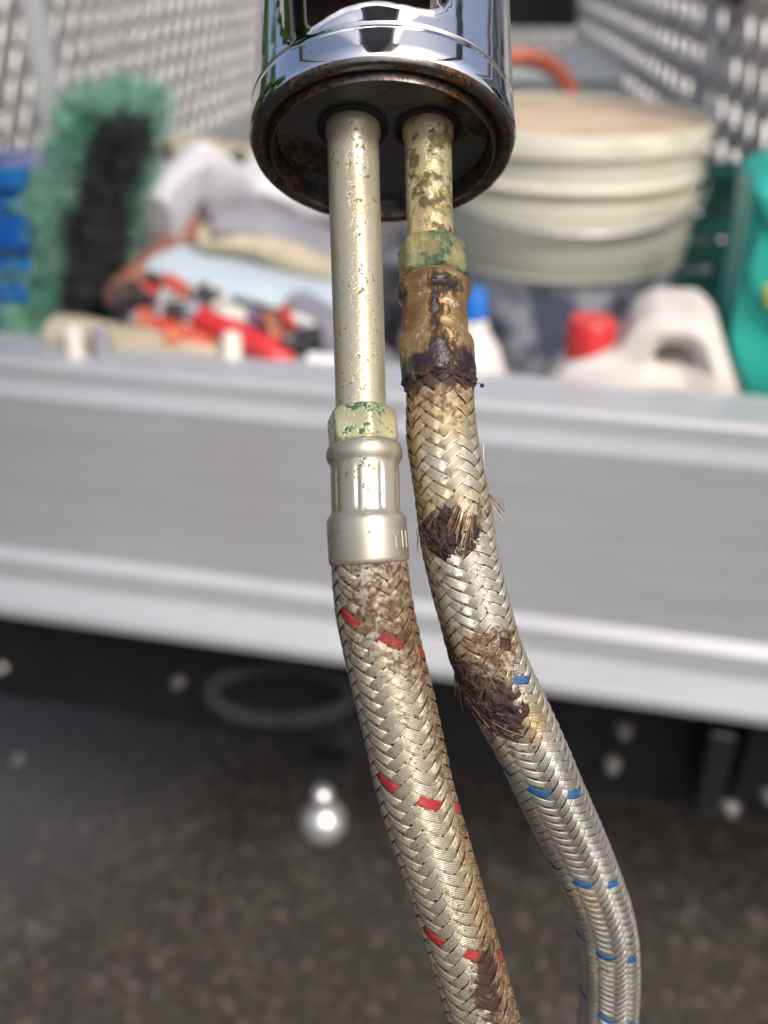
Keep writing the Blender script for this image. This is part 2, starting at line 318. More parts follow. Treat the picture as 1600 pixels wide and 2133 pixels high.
# house behind the photographer, hedge at his left, garage wall beyond the truck
hs = thing("house", "pale rendered house with dark windows and brown eaves at the right of the truck", "house", (6, 4, 0))
MB().box((7.2, 4.5, 1.6), (2, 0, 0), (0, 3.6, 0), (0, 0, 1.6)).build("wall", 'wall_pale', hs, smooth=False)
MB().prism([(4.8, .6, 3.2), (4.8, 8.4, 3.2), (8, 8.4, 4.8), (8, .6, 4.8)], np.array([0, 0, .14])).build("roof", 'tile', hs, smooth=False)
for y in (2.2, 4.6, 6.8): MB().box((5.17, y, 1.7), (.04, 0, 0), (0, .55, 0), (0, 0, .6)).build("window", 'glass_dark', hs, smooth=False)
for y in (1.2, 3.4, 5.7): MB().box((5.14, y, 1.6), (.05, 0, 0), (0, .05, 0), (0, 0, 1.58)).build("downpipe", 'tile', hs, smooth=False)
gw = thing("garage_wall", "pale garage wall standing across the driveway beyond the truck", "wall", (0, 22, 0))
MB().box((0, 22.2, 1.6), (22, 0, 0), (0, .2, 0), (0, 0, 1.6)).build("wall", 'wall', gw, smooth=False)
bw = thing("reflection_wall", "dark red brown low wall across the yard behind the photographer", "wall", (.8, -2.4, 0))  # added unseen wall, a dark red area for the spout to reflect
MB().box((.9, -2.4, .6), (1.5, 0, 0), (0, .1, 0), (0, 0, .6)).build("wall", 'maroon', bw, smooth=False)
MB().box((.9, -2.4, 1.23), (1.55, 0, 0), (0, .13, 0), (0, 0, .03)).build("coping", 'maroon', bw, smooth=False)
def leaves(name, c, size, nleaf, lab, cat, leafsize=.09):
    t = thing(name, lab, cat, (c[0], c[1], 0))
    cc = rng.uniform(-1, 1, (60, 3)) * np.array(size) * .85 + np.array(c)
    k = rng.integers(0, 60, nleaf); p = cc[k] + rng.normal(0, .16, (nleaf, 3)) * np.array([1, 1, 1.2]); p[:, 2] = np.abs(p[:, 2])
    a = rng.normal(0, 1, (nleaf, 3)); a /= np.linalg.norm(a, axis=1)[:, None]; b = np.cross(a, rng.normal(0, 1, (nleaf, 3))); b /= np.linalg.norm(b, axis=1)[:, None]
    V = np.stack([p - a * leafsize, p + b * leafsize * .5, p + a * leafsize, p - b * leafsize * .5], 1).reshape(-1, 3)
    obj("leaves", V, np.arange(nleaf * 4).reshape(-1, 4), 'leaf', t, smooth=False, kind="stuff")
    m = MB()
    for i in range(5): x = c[0] + (i - 2) * size[0] * .35; m.tube([(x, c[1], 0), (x + .05, c[1], c[2] * .6), (x - .05, c[1] + .1, c[2] * 1.3)], [.05, .04, .015], 7)
    m.build("stem", 'trunk', t)
leaves("hedge", (-4.6, 3.2, 1.5), (.5, 3.2, 1.5), 26000, "tall leafy green hedge growing along the left of the truck", "hedge", .1)
leaves("bush", (-2.6, -2.6, .8), (1.2, .6, .8), 9000, "rounded leafy bush growing behind the photographer", "bush")

# =================================================================== TRUCK
zr = lambda y, b: onb(700, y, b)[2]
B0 = 0.684
rows = {k: zr(k, B0 - o_) for k, o_ in ((822, 0), (860, 0), (892, .020), (1227, .020), (1257, .030), (1300, .030), (1385, .056))}
truck = thing("pickup_truck", "pickup truck with an aluminium tray side, black rear crossmember and mesh cage", "truck", W(0, B0 + 1, 0))
x0, x1 = -1.05, .95
ztop = rows[822] + .004
def section(prof, name, mat, t0=x0, t1=x1, parent=truck):
    return MB().prism([W(t0, b, z) for b, z in prof], TT * (t1 - t0)).build(name, mat, parent, smooth=False)
o = [0.0, .016, .032, .056]                       # each rib steps a little further out toward the viewer
prof = [(B0 + .050, ztop), (B0 + .004, ztop), (B0, ztop - .004), (B0, rows[860]), (B0 - .020, rows[892]), (B0 - .020, rows[1227]), (B0 - .030, rows[1257]),
        (B0 - .030, rows[1300]), (B0 - .052, rows[1385] + .016), (B0 - .056, rows[1385] + .010), (B0 - .055, rows[1385]), (B0 + .0, rows[1385] - .002), (B0 + .03, rows[1385] - .002), (B0 + .03, ztop - .02), (B0 + .050, ztop - .03)]
section(prof, "tailgate", 'alu')
zb = rows[1385]
section([(B0 + .052, ztop - .006), (B0 + .052, ztop - .03), (B0 + .075, ztop - .03), (B0 + .075, ztop - .006)], "seal_strip", 'alu_pale')
section([(B0 + .03, zb + .003), (B0 + 1.9, zb + .003), (B0 + 1.9, zb - .03), (B0 + .03, zb - .03)], "tray_floor", 'grey_plastic')
# rear crossmember with bolts, hung below the tray
BC = B0 + .03
zc = onb(0, 1455, BC)[2]
MB().box(W(-.2, BC + .03, (zb - .032 + zc) / 2), TT * .95, BB * .03, ZZ * (zb - .032 - zc) / 2, .006).build("crossmember", 'black', truck, smooth=False)
zc2 = onb(1400, 1665, BC - .02)[2]
MB().box(W(.52, BC + .002, (zb - .034 + zc2) / 2), TT * .34, BB * .02, ZZ * (zb - .034 - zc2) / 2, .006).build("mounting_plate", 'black', truck, smooth=False)
q0, q1 = onb(1505, 1500, BC - .03), onb(1462, 1680, BC - .03)
MB().box((q0 + q1) / 2, TT * .011, BB * .02, (q0 - q1) / 2, .002).build("upright_rib", 'black_gloss', truck, smooth=False)
for px, py, r in ((4, 1390, .009), (372, 1418, .009), (680, 1483, .006), (1300, 1520, .009), (1275, 1592, .009), (1520, 1682, .010), (1600, 1655, .009), (38, 1580, .006)):
    bb = BC - (.0 if px < 1000 else .018); c = onb(px, py, bb)
    MB().lathe(c + BB * .004, -BB, [(0, r), (.006, r), (.009, r * .8)], 6).lathe(c - BB * .005, -BB, [(0, r * .75), (.005, r * .5), (.007, 0)], 10).build("bolt_head", 'bolt', truck, smooth=False)
# hitch ring, tongue and ball
rc = onb(585, 1445, BC - .045); m = MB()
ring = [rc + CX * .068 * math.cos(a) + CU * .026 * math.sin(a) for a in np.linspace(0, 2 * math.pi, 33)]
hitch = thing("tow_hitch", "black steel tow hitch with bright round ball under the tailgate", "tow hitch", W(-.1, B0, .45))
m.tube(ring, .009, 10).build("hitch_ring", 'matt_black', hitch)
tb = onz(672, 1668, .47)
MB().box(tb + np.array([0, .24, -.055]), CX * .022, np.array([0, .24, 0]), ZZ * .012, .004).build("tongue", 'matt_black', hitch, smooth=False)
MB().box(tb + np.array([0, .46, -.0]), CX * .03, np.array([0, .02, 0]), ZZ * (.07), .004).build("drop_bracket", 'black', hitch, smooth=False)
MB().lathe(tb - ZZ * .043, ZZ, [(.012 + .0245 * math.sin(a), .0245 * math.cos(a)) for a in np.linspace(-.9, 1.15, 14)] + [(.036, .010), (.040, .0095), (.046, .012), (.054, .012), (.060, .008), (.062, 0)], 32).build("tow_ball", 'steel', hitch)
# mesh cage: left side wall, right side wall, back wall
def mesh_panel(p0, u, H, L, du, dv, thick, name, parent, mat='zinc'):
    m = MB(); nu = int(L / du); nv = int(H / dv); V = []; Fc = []
    nrm = np.cross(u, ZZ); A, B2 = [], []
    for i in range(nu):
        for j in range(nv):
            c = p0 + u * du * (i + .5) + ZZ * dv * (j + .5)
            Lp, Rp, Up, Dn = c - u * du / 2, c + u * du / 2, c + ZZ * dv / 2, c - ZZ * dv / 2
            for a, b in ((Lp, Up), (Up, Rp), (Rp, Dn), (Dn, Lp)): A.append(a); B2.append(b)
    A = np.array(A); B2 = np.array(B2); d = B2 - A; d /= np.linalg.norm(d, axis=1)[:, None]; s_ = np.cross(d, nrm) * thick; nn = nrm * thick * .6
    V = np.stack([A - s_ - nn, A + s_ - nn, A + s_ + nn, A - s_ + nn, B2 - s_ - nn, B2 + s_ - nn, B2 + s_ + nn, B2 - s_ + nn], 1).reshape(-1, 3)
    base = np.arange(len(A))[:, None, None] * 8; q = np.array([[0, 1, 5, 4], [1, 2, 6, 5], [2, 3, 7, 6], [3, 0, 4, 7]])[None]
    return obj(name, V, (base + q).reshape(-1, 4), mat, parent, smooth=False, kind="stuff")
cage = thing("mesh_cage", "galvanised expanded metal mesh cage standing round the truck tray", "cage", W(-.2, 1.6, zb))
def post(c, z0, z1, wd=.014, d=None): 
    d = TT if d is None else d
    MB().box((c[0], c[1], (z0 + z1) / 2), d * wd, np.cross(ZZ, d) * wd, ZZ * (z1 - z0) / 2, .003).build("post", 'alu_pale', cage, smooth=False)
LZ = .86
lw0 = W(-.9, .95, LZ)
mesh_panel(lw0, BB, .66, 2.1, .055, .08, .0058, "side_mesh", cage)
pl = onb(95, 160, 1.5); post(pl, LZ - .1, 1.55, .017)
MB().box(W(-.9, 2.0, LZ - .06), BB * 1.1, TT * .015, ZZ * .06).build("side_rail", 'zinc', cage, smooth=False)
u2 = np.array([.035, 1, 0]); u2 /= np.linalg.norm(u2)
rw0 = np.array([.40, .95, .9])
mesh_panel(rw0, u2, .66, 1.6, .058, .09, .0075, "side_mesh", cage)
pr = P(1478, 180, 1.24); post(pr, .86, 1.6, .012)
mesh_panel(W(-.9, 3.02, .9), TT, .5, .95, .05, .05, .004, "back_mesh", cage)
# cab and boxes beyond the tray
cb = W(.02, 2.75, 0)
cab = thing("cab_window", "black rear cab window of the truck beyond the grey toolbox", "window", cb + ZZ * 1.0)
c1, c2 = P(1035, 56, 2.3), P(1300, 56, 2.3)
MB().box((c1 + c2) / 2 + ZZ * .16, CX * .155, np.array([0, .02, 0]), ZZ * .16, .006).build("pane", 'black_gloss', cab, smooth=False)
MB().box((c1 + c2) / 2 + ZZ * .335, CX * .17, np.array([0, .025, 0]), ZZ * .012).build("frame", 'black', cab, smooth=False)
a0, a1 = P(1052, 62, 2.2), P(1292, 188, 1.62)
tbx = thing("toolbox", "light grey steel toolbox lying behind the cream bucket", "toolbox", P(1170, 190, 1.7))
cc = P(1165, 128, 1.95); MB().box(cc - ZZ * .09, CX * .135, np.array([0, .26, 0]), ZZ * .085, .01).build("box", 'light_grey', tbx, smooth=False)
MB().box(cc - ZZ * .0, CX * .14, np.array([0, .27, 0]), ZZ * .008, .004).build("lid", 'light_grey', tbx, smooth=False)
MB().box(P(1160, 170, 1.66), CX * .05, np.array([0, .006, 0]), ZZ * .012, .003).build("latch", 'alu_pale', tbx, smooth=False)
hz = thing("orange_hose", "orange rubber hose bending over the toolbox beside the tap", "hose", P(1100, 150, 1.45))
MB().tube(curve([P(960, 150, 1.4), P(1030, 128, 1.42), P(1090, 120, 1.43), P(1145, 136, 1.42), P(1180, 172, 1.4), P(1200, 235, 1.37)]), .013, 12).build("pipe", 'orange', hz)
MB().box(P(1610, 2, 1.1), CX * .06 - ZZ * .012, np.array([0, .02, 0]), ZZ * .012, .003).build("top_rail", 'black', cage, smooth=False)

# unseen panel added overhead to put a dark patch in the chrome reflection
cd = thing("reflection_panel", "raised grey canopy door with pale frame held open above the tray", "canopy door", (0, .5, 2.1))
MB().box((-.02, .05, 2.15), (.15, 0, 0), (0, .62, 0), (0, 0, .012), .004).build("reflection_sheet", 'panel_blue', cd, smooth=False)
for x in (-.19, .15): MB().box((x, .05, 2.15), (.02, 0, 0), (0, .63, 0), (0, 0, .02), .004).build("frame", 'alu_pale', cd, smooth=False)

for x in (-.86, .80): MB().box((x, .55, 1.98), (.03, 0, 0), (0, 2.4, 0), (0, 0, .03), .006).build("reflection_bar", 'grey_plastic', cage, smooth=False)  # unseen bars added to put dark stripes in the chrome reflection
# =================================================================== TRAY CONTENTS
# nested buckets
bc = onz(1190, 236, 1.083); bc = P(1190, 236, 1.06); RB = .152
zl = bc[2]; bx, by = bc[0], bc[1]
def rimprof(r, z, hh=.006): return [(z, r), (z + .001, r + hh), (z + .010, r + hh), (z + .011, r)]
cbk = thing("cream_bucket", "cream plastic bucket with stained lid standing inside a printed bucket", "bucket", (bx, by, zl - .30))
def bz(y): r_ = ray(1190, y); return CAMZ + r_[2] / r_[1] * (by - RB + .006) - zl
zj = bz(585); z1, z2, z3, z4 = bz(330), bz(395), bz(412), bz(438)
pr_ = [(zj - .02, RB - .035), (zj - .004, RB - .012), (zj, RB - .009), (z4 - .004, RB - .003), (z4, RB - .003), (z4 + .002, RB - .010), (z3 - .002, RB - .010), (z3, RB - .002), (z3 + .003, RB), (z2, RB - .001), (z2 + .002, RB - .004), (z1, RB - .003), (z1 + .002, RB), (-.02, RB - .001)]
MB().lathe((bx, by, zl), ZZ, pr_, 64).build("body", 'cream', cbk)
MB().lathe((bx, by, zl), ZZ, [(-.022, RB - .001), (-.021, RB + .002), (-.003, RB + .002), (0, RB), (0, RB - .004), (-.003, RB - .007)], 64).build("lid_rim", 'cream', cbk)
MB().lathe((bx, by, zl), ZZ, [(-.006, RB - .006), (-.002, RB - .008), (-.002, .04), (-.001, 0)], 64).build("lid", 'lid', cbk)
MB().tube([(bx + (RB + .004) * math.cos(a), by + (RB + .004) * math.sin(a), zl + z3 - .035 * math.sin(-a)) for a in np.linspace(math.pi * 1.05, math.pi * 1.95, 20)], .003, 8).build("handle", 'zinc', cbk)
pbk = thing("printed_bucket", "grey printed plastic bucket holding the cream bucket", "bucket", (bx, by, zl - .32))
MB().lathe((bx, by, zl), ZZ, [(zj - .2, RB - .034), (zj - .02, RB - .020), (zj - .006, RB - .016), (zj - .005, RB - .019)], 64).build("body", 'print', pbk)
MB().lathe((bx, by, zl), ZZ, [(zj - .006, RB - .015), (zj - .004, RB - .009), (zj + .004, RB - .009), (zj + .006, RB - .012)], 64).build("rim", 'cream', pbk)

# jerrycan
def card(name, lab, cat, poly, d, depth, mat, parts=None, bev=.0, group=None, ret=False, dirv=BB):
    pts = [P(x, y, d) for x, y in poly]; base = min(pts, key=lambda p: p[2])
    t = thing(name, lab, cat, base, group)
    return t, pts
def slab(poly, b, depth, rnd=.008, hole=None):
    """upright body whose outline stands in the plane b, rounded front and back edges"""
    pts = [onb(x, y, b) for x, y in poly]; c = sum(pts) / len(pts); m = MB(); V = []
    lay = [(0, rnd), (rnd * .3, rnd * .3), (rnd, 0), (depth - rnd, 0), (depth - rnd * .3, rnd * .3), (depth, rnd)]
    L = len(pts); size = max(np.linalg.norm(p - c) for p in pts)
    for dd, ins in lay:
        for p in pts: V.append(c + (p - c) * (1 - ins / size) + BB * dd)
    Fc = [tuple(f) for f in grid_faces(len(lay), L, True)] + [tuple(range(L))[::-1], tuple(range((len(lay) - 1) * L, len(lay) * L))]
    return m.add(V, Fc)
def rounded(poly, r, k=4):
    out = []; n_ = len(poly)
    for i in range(n_):
        a, b, c = (np.array(poly[(i + q) % n_], float) for q in (-1, 0, 1)); da = (a - b) / np.linalg.norm(a - b); dc = (c - b) / np.linalg.norm(c - b)
        rr = min(r, .45 * np.linalg.norm(a - b), .45 * np.linalg.norm(c - b)); p, q = b + da * rr, b + dc * rr
        for j in range(k + 1): t = j / k; out.append(tuple((1 - t) ** 2 * p + 2 * t * (1 - t) * b + t * t * q))
    return out
JB = .775
jc = thing("jerrycan", "milky white jerrycan with red screw cap standing behind the tailgate", "jerrycan", onb(1340, 840, JB))
outer = rounded([(1130, 815), (1180, 765), (1285, 735), (1322, 676), (1365, 652), (1468, 655), (1500, 690), (1560, 900), (1560, 1050), (1120, 1000)], 14, 4)
hole = rounded([(1362, 740), (1388, 722), (1434, 726), (1456, 768), (1366, 770)], 8, 4)
# body as ring of quads between outline and handle hole, so the handle opening is a real hole
def ringbody(outer, hole, b, depth, rnd):
    import math as mm
    N = 72; hc = np.mean(np.array(hole), 0)
    def at(poly, a):
        d = np.array([mm.cos(a), mm.sin(a)]); best = None; k = len(poly)
        for i in range(k):
            p, q = np.array(poly[i]), np.array(poly[(i + 1) % k]); e = q - p; M2 = np.array([[d[0], -e[0]], [d[1], -e[1]]])
            if abs(np.linalg.det(M2)) < 1e-9: continue
            t, s2 = np.linalg.solve(M2, p - hc)
            if t > 0 and -1e-6 <= s2 <= 1 + 1e-6: best = t if best is None else max(best, t)
        return hc + d * (best or 1)
    O = [at(outer, 2 * mm.pi * i / N) for i in range(N)]; H = [at(hole, 2 * mm.pi * i / N) for i in range(N)]; V = []
    rings = []
    for f, dd in ((0., rnd), (0., depth - rnd), (.04, depth), (.5, depth + .004), (.9, depth), (1., depth - rnd), (1., rnd), (.9, 0), (.5, -.006), (.04, 0)):
        for i in range(N):
            x, y = O[i] * (1 - f) + H[i] * f; V.append(onb(x, y, b) + BB * dd)
        rings.append(0)
    K = len(rings); Fc = [((a) * N + i, a * N + (i + 1) % N, ((a + 1) % K) * N + (i + 1) % N, ((a + 1) % K) * N + i) for a in range(K) for i in range(N)]
    return MB().add(V, Fc)
ringbody(outer, hole, JB, .07, .010).build("body", 'white_plastic', jc)
cp = onb(1222, 775, JB) + BB * .03
MB().lathe(cp - ZZ * .01, ZZ, [(0, .017), (.012, .017), (.013, .020), (.016, .021), (.044, .0205), (.047, .018), (.0475, 0)], 40, lambda h, a: 1 + (.02 * math.cos(20 * a) if .014 < h < .046 else 0)).build("cap", 'red_plastic', jc)
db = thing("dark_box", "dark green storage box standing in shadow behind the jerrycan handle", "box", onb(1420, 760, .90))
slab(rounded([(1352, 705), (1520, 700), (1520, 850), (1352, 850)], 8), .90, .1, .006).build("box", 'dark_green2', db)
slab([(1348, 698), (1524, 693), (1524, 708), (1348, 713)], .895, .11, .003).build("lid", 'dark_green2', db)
bt = thing("bottle", "milky white bottle with bright blue cap between tap hose and jerrycan", "bottle", onb(1000, 800, .79))
bp = onb(980, 800, .80)
MB().lathe(bp - ZZ * .12, ZZ, [(0, .036), (.10, .036), (.13, .032), (.155, .024), (.172, .013), (.182, .012)], 32).build("body", 'white_plastic', bt)
MB().lathe(bp + ZZ * .058, ZZ, [(0, .0115), (.024, .011), (.030, .008), (.031, 0)], 24).build("cap", 'blue_plastic', bt)
# teal crate at the right edge
tc = thing("teal_jug", "bright teal plastic container with yellow mark at the right of the jerrycan", "container", onb(1560, 830, .85))
slab(rounded([(1565, 385), (1640, 360), (1760, 420), (1760, 900), (1560, 860), (1515, 720), (1545, 560), (1558, 470)], 25), .86, .12, .012).build("body", 'teal', tc)
slab(rounded([(1572, 400), (1700, 390), (1700, 470), (1600, 470)], 14), .845, .02, .004).build("rib", 'teal', tc)
slab(rounded([(1588, 470), (1604, 560), (1575, 640), (1560, 560)], 10), .848, .012, .004).build("rib", 'teal', tc)
slab(rounded([(1575, 600), (1650, 570), (1660, 700), (1610, 660)], 12), .848, .012, .004).build("rib", 'teal', tc)
slab(rounded([(1593, 596), (1625, 592), (1625, 644), (1596, 636)], 8), .842, .004, .001).build("yellow_mark", 'yellow', tc)
dg = thing("dark_green_crate", "dark green slatted plastic crate squeezed between bucket and teal container", "crate", onb(1460, 700, .95))
GBp = 1.16
for i, (ya, yb) in enumerate(((375, 440), (452, 500), (512, 560), (572, 620), (632, 760))):
    slab([(1408, ya), (1600, ya - 8), (1600, yb - 8), (1408, yb)], GBp, .012, .003).build("slat", 'dark_green', dg)
for x in (1416, 1490, 1560): slab([(x - 9, 372), (x + 9, 372), (x + 9, 760), (x - 9, 760)], GBp + .013, .012, .003).build("upright", 'dark_green', dg)
slab([(1395, 360), (1605, 350), (1605, 372), (1395, 382)], GBp - .01, .05, .004).build("top_rim", 'dark_green', dg)
# green bag with dark opening: folded cloth, leaning
gb = thing("bristle_brush", "large green bristle brush with black centre leaning upright in the tray", "brush", onb(170, 720, .84))
def cloth(cl, width, b, depth, amp, sc, m1=40, m2=28, seed=0.):
    """upright soft shape: centre line pixels with half widths, closed cross-section with folds"""
    c = np.array(curve([np.array([x, y, wd]) for x, y, wd in cl], 10)); V = []
    for x, y, wd in c:
        p0 = onb(x, y, b); sc_ = np.linalg.norm(onb(x + 10, y, b) - p0) / 10
        for k in range(m2):
            a = 2 * math.pi * k / m2; q = p0 + TT * wd * sc_ * math.cos(a) - BB * depth * math.sin(a) + BB * depth * .0
            d = amp * (nz(q + seed, sc) + .5 * nz(q + seed, sc * 2.3)); q = q + TT * d * math.cos(a) - BB * d * math.sin(a) + ZZ * d * .4; V.append(q)
    Fc = [tuple(f) for f in grid_faces(len(c), m2, True)] + [tuple(range(m2))[::-1], tuple(range((len(c) - 1) * m2, len(c) * m2))]
    return MB().add(V, Fc)
cloth([(245, 200, 40), (236, 228, 68), (222, 290, 76), (200, 370, 84), (165, 460, 98), (150, 550, 98), (146, 640, 98), (142, 720, 98), (142, 800, 96)], 0, .90, .045, .022, 22).build("brush_head", 'bag_green', gb)
cloth([(270, 258, 26), (264, 285, 36), (242, 340, 36), (215, 410, 34), (205, 470, 42), (200, 530, 42), (188, 600, 34), (180, 630, 26), (172, 650, 14)], 0, .855, .02, .012, 30, seed=3.).build("dark_centre", 'bag_dark', gb)
cloth([(100, 380, 20), (95, 430, 42), (85, 520, 40), (75, 620, 38), (80, 760, 40)], 0, .875, .035, .018, 24, seed=5.).build("brush_side", 'bag_green', gb)
def bristles(src, name, mat, n_, ln, lo):
    me = src.data; P_ = []; F_ = []; off = wloc(src)
    for k in range(n_):
        f = me.polygons[int(rng.integers(0, len(me.polygons) - 2))]; c = np.array(f.center) + off + rng.normal(0, .006, 3); nn_ = np.array(f.normal); nn_ = nn_ + rng.normal(0, .35, 3) + ZZ * .25; nn_ /= np.linalg.norm(nn_)
        w_ = np.cross(nn_, rng.normal(0, 1, 3)); w_ /= np.linalg.norm(w_); L_ = ln * rng.uniform(lo, 1); i0 = len(P_); w2 = np.cross(nn_, w_)
        P_ += [c + w_ * .0013, c - w_ * .0013, c + w2 * .0018, c + nn_ * L_ + rng.normal(0, .004, 3)]; F_ += [(i0, i0 + 1, i0 + 3), (i0 + 1, i0 + 2, i0 + 3), (i0 + 2, i0, i0 + 3)]
    o_ = obj(name, P_, F_, mat, gb, smooth=False, kind="stuff"); return o_
for ch in list(gb.children):
    if ch.name.startswith(("brush_head", "brush_side")): bristles(ch, "bristles", 'bag_green', 5200, .017 if ch.name.startswith('brush_head') else .006, .4)
    elif ch.name.startswith("dark_centre"): bristles(ch, "dark_bristles", 'bag_dark', 3000, .010, .4)
# blue crate at the left edge
bl = thing("blue_crate", "bright blue plastic crate at the left end of the tray beside the green brush", "crate", onb(20, 720, .83))
for i, (ya, yb, xr) in enumerate(((352, 395, 42), (405, 438, 46), (450, 520, 52), (536, 570, 58), (590, 630, 46), (645, 700, 36), (708, 780, 34))):
    slab([(-150, ya), (xr, ya), (xr + 4, yb), (-150, yb)], .83 + .006 * (i % 2), .02, .004).build("slat", 'deep_blue', bl)
for x in (-100, 8, 34): slab([(x - 10, 350), (x + 8, 350), (x + 8, 780), (x - 10, 780)], .848, .012, .003).build("upright", 'deep_blue', bl)
nv = cloth([(-20, 318, 30), (30, 322, 60), (50, 350, 66), (50, 400, 60)], 0, 1.08, .04, .02, 20, seed=8.).build("navy_cloth", 'navy')
tag(nv, "crumpled navy cloth behind the blue crate at the tray side", "cloth")
# white sheet arching over grey underside
def ribbon(pts, hw, th, mat, name, lab, cat, wdir=BB):
    """thick bent sheet: centre points, half width across, thickness"""
    c = curve(pts, 8); V = []
    for i, p in enumerate(c):
        T = c[min(i + 1, len(c) - 1)] - c[max(i - 1, 0)]; T /= np.linalg.norm(T); w_ = wdir - T * wdir.dot(T); w_ /= np.linalg.norm(w_); u = np.cross(T, w_)
        for k in range(12):
            a = 2 * math.pi * k / 12; q = p + w_ * hw * math.copysign(abs(math.cos(a)) ** .6, math.cos(a)) + u * th * math.copysign(abs(math.sin(a)) ** .7, math.sin(a))
            V.append(q + u * .006 * nz(q, 18))
    Fc = [tuple(f) for f in grid_faces(len(c), 12, True)] + [tuple(range(12))[::-1], tuple(range((len(c) - 1) * 12, len(c) * 12))]
    return tag(MB().add(V, Fc).build(name, mat), lab, cat)
ribbon([P(330, 520, 1.02), P(385, 440, 1.06), P(450, 400, 1.12), P(560, 382, 1.15), P(690, 395, 1.17)], .07, .022, 'cloth_white', "white_sheet", "white folded sheet arching over the brown pipe behind the tap", "sheet")
ribbon([P(430, 452, 1.0), P(540, 462, 1.02), P(640, 500, 1.04), P(720, 540, 1.05)], .04, .012, 'cloth_grey', "grey_sheet", "grey folded sheet tucked below the white sheet", "sheet")
ribbon([P(325, 415, 1.03), P(360, 385, 1.04), P(410, 355, 1.06), P(500, 325, 1.1)], .008, .008, 'black', "black_strap", "black strap lying along the upper edge of the white sheet", "strap")
ribbon([P(245, 625, .93), P(300, 560, .97), P(370, 500, 1.02), P(435, 462, 1.05)], .012, .013, 'brown', "brown_pipe", "red brown pipe rising from the junk to the white sheet", "pipe")
ribbon([P(420, 490, 1.0), P(520, 508, 1.0), P(610, 535, 1.0), P(720, 570, 1.0)], .02, .012, 'beige', "beige_rail", "long beige rail lying across the pale blue sheet", "rail")
ribbon([P(350, 540, .99), P(450, 575, .98), P(560, 600, .97), P(720, 640, .96)], .045, .012, 'pale_blue', "pale_blue_sheet", "pale blue plastic sheet lying flat behind the red tools", "sheet")
ribbon([P(340, 545, 1.08), P(480, 540, 1.08), P(640, 520, 1.08)], .06, .012, 'cloth_white', "white_packaging", "white packaging lying behind the pale blue sheet", "packaging")
ribbon([P(350, 320, 1.3), P(430, 325, 1.32), P(540, 345, 1.32)], .04, .02, 'beige', "cardboard_sheet", "pale cardboard sheet lying at the back of the tray", "cardboard")
ribbon([P(110, 690, .86), P(200, 705, .86), P(330, 722, .86), P(520, 762, .86)], .02, .014, 'beige', "timber_board", "beige timber board lying just behind the tailgate", "board")
for i, (x, y, d, a) in enumerate(((150, 700, .83, 0), (210, 715, .83, 0))):
    ribbon([P(x, 682, d), P(x + 4, 710, d), P(x + 6, 770, d)], .006, .008, ('off_white', 'cloth_grey')[i], "plastic_tube", ("off white plastic tube end leaning on the timber board", "grey plastic tube end beside the off white one")[i], "tube")
# red tools and clutter
def tool(pts, r, mat, name, lab, cat, flat=1.): return tag(MB().tube(curve(pts, 8), r, 12, flat).build(name, mat), lab, cat)
tool([P(285, 665, .88), P(340, 690, .87), P(395, 715, .86), P(440, 735, .86)], .014, 'red_dull', "red_wrench", "worn red handled wrench lying among the clutter", "wrench")
tool([P(395, 650, .88), P(450, 680, .86), P(510, 705, .85), P(560, 735, .84), P(600, 765, .84)], .0125, 'red_plastic', "red_handle", "bright red handle pointing down toward the tailgate", "tool")  # a bright red handle
tool([P(350, 705, .85), P(380, 715, .85)], .013, 'orange', "orange_cap", "orange plastic cap between the two red tools", "plug")  # a small orange cap
tool([P(300, 640, .92), P(350, 645, .92), P(400, 655, .92)], .013, 'cloth_white', "white_rag", "white rag crumpled above the red wrench", "rag")
tool([P(410, 620, .9), P(440, 640, .9)], .018, 'black', "black_holder", "black holder under the small cream cap", "holder")
def cap(px, py, d, r, h, mat, name, lab, cat, ax=ZZ): return tag(MB().lathe(P(px, py, d), ax, [(-h, r * .95), (0, r), (h * .6, r * .9), (h * .8, r * .6), (h * .8, 0)], 24).build(name, mat), lab, cat)
cap(425, 610, .9, .014, .012, 'off_white', "cream_cap", "small round cream cap sitting on the black holder", "jar")  # a small cream cap
cap(478, 665, .87, .016, .014, 'off_white', "white_cap", "off white round cap beside the bright red handle", "plug")  # a round off-white cap
tool([P(482, 700, .84), P(484, 760, .83)], .009, 'off_white', "white_peg", "white plastic peg standing in front of the bright red handle", "peg")
m = MB(); m.tube([P(603, 695, .88) + CX * .019 * math.cos(a) + CU * .013 * math.sin(a) for a in np.linspace(0, 2 * math.pi, 22)], .007, 8); tag(m.build("white_ring", 'off_white'), "white plastic pipe ring lying beside the tap hose", "ring")
tool([P(585, 735, .86), P(660, 705, .88)], .013, 'black', "black_fitting", "black pipe fitting below the white ring", "fitting")
tool([P(540, 720, .86), P(590, 705, .87)], .008, 'red_dull', "red_fitting", "small dark red fitting touching the white ring", "fitting")
tool([P(620, 650, .93), P(680, 690, .9), P(740, 770, .86)], .022, 'cloth_grey', "grey_duct", "grey bent duct between the clutter and the tap hoses", "duct")
tool([P(640, 760, .84), P(740, 770, .84)], .012, 'cloth_white', "white_pipe", "short white pipe lying against the tailgate behind the hose", "pipe")
tool([P(350, 590, .95), P(400, 625, .93)], .011, 'red_dull', "small_red_handle", "small dark red handle under the pale blue sheet", "handle")
tool([P(500, 655, .9), P(540, 670, .9), P(560, 690, .89)], .011, 'grey_plastic', "grey_knob", "grey plastic knob behind the white peg", "knob")  # a grey knob
jm = MB(); tn = []
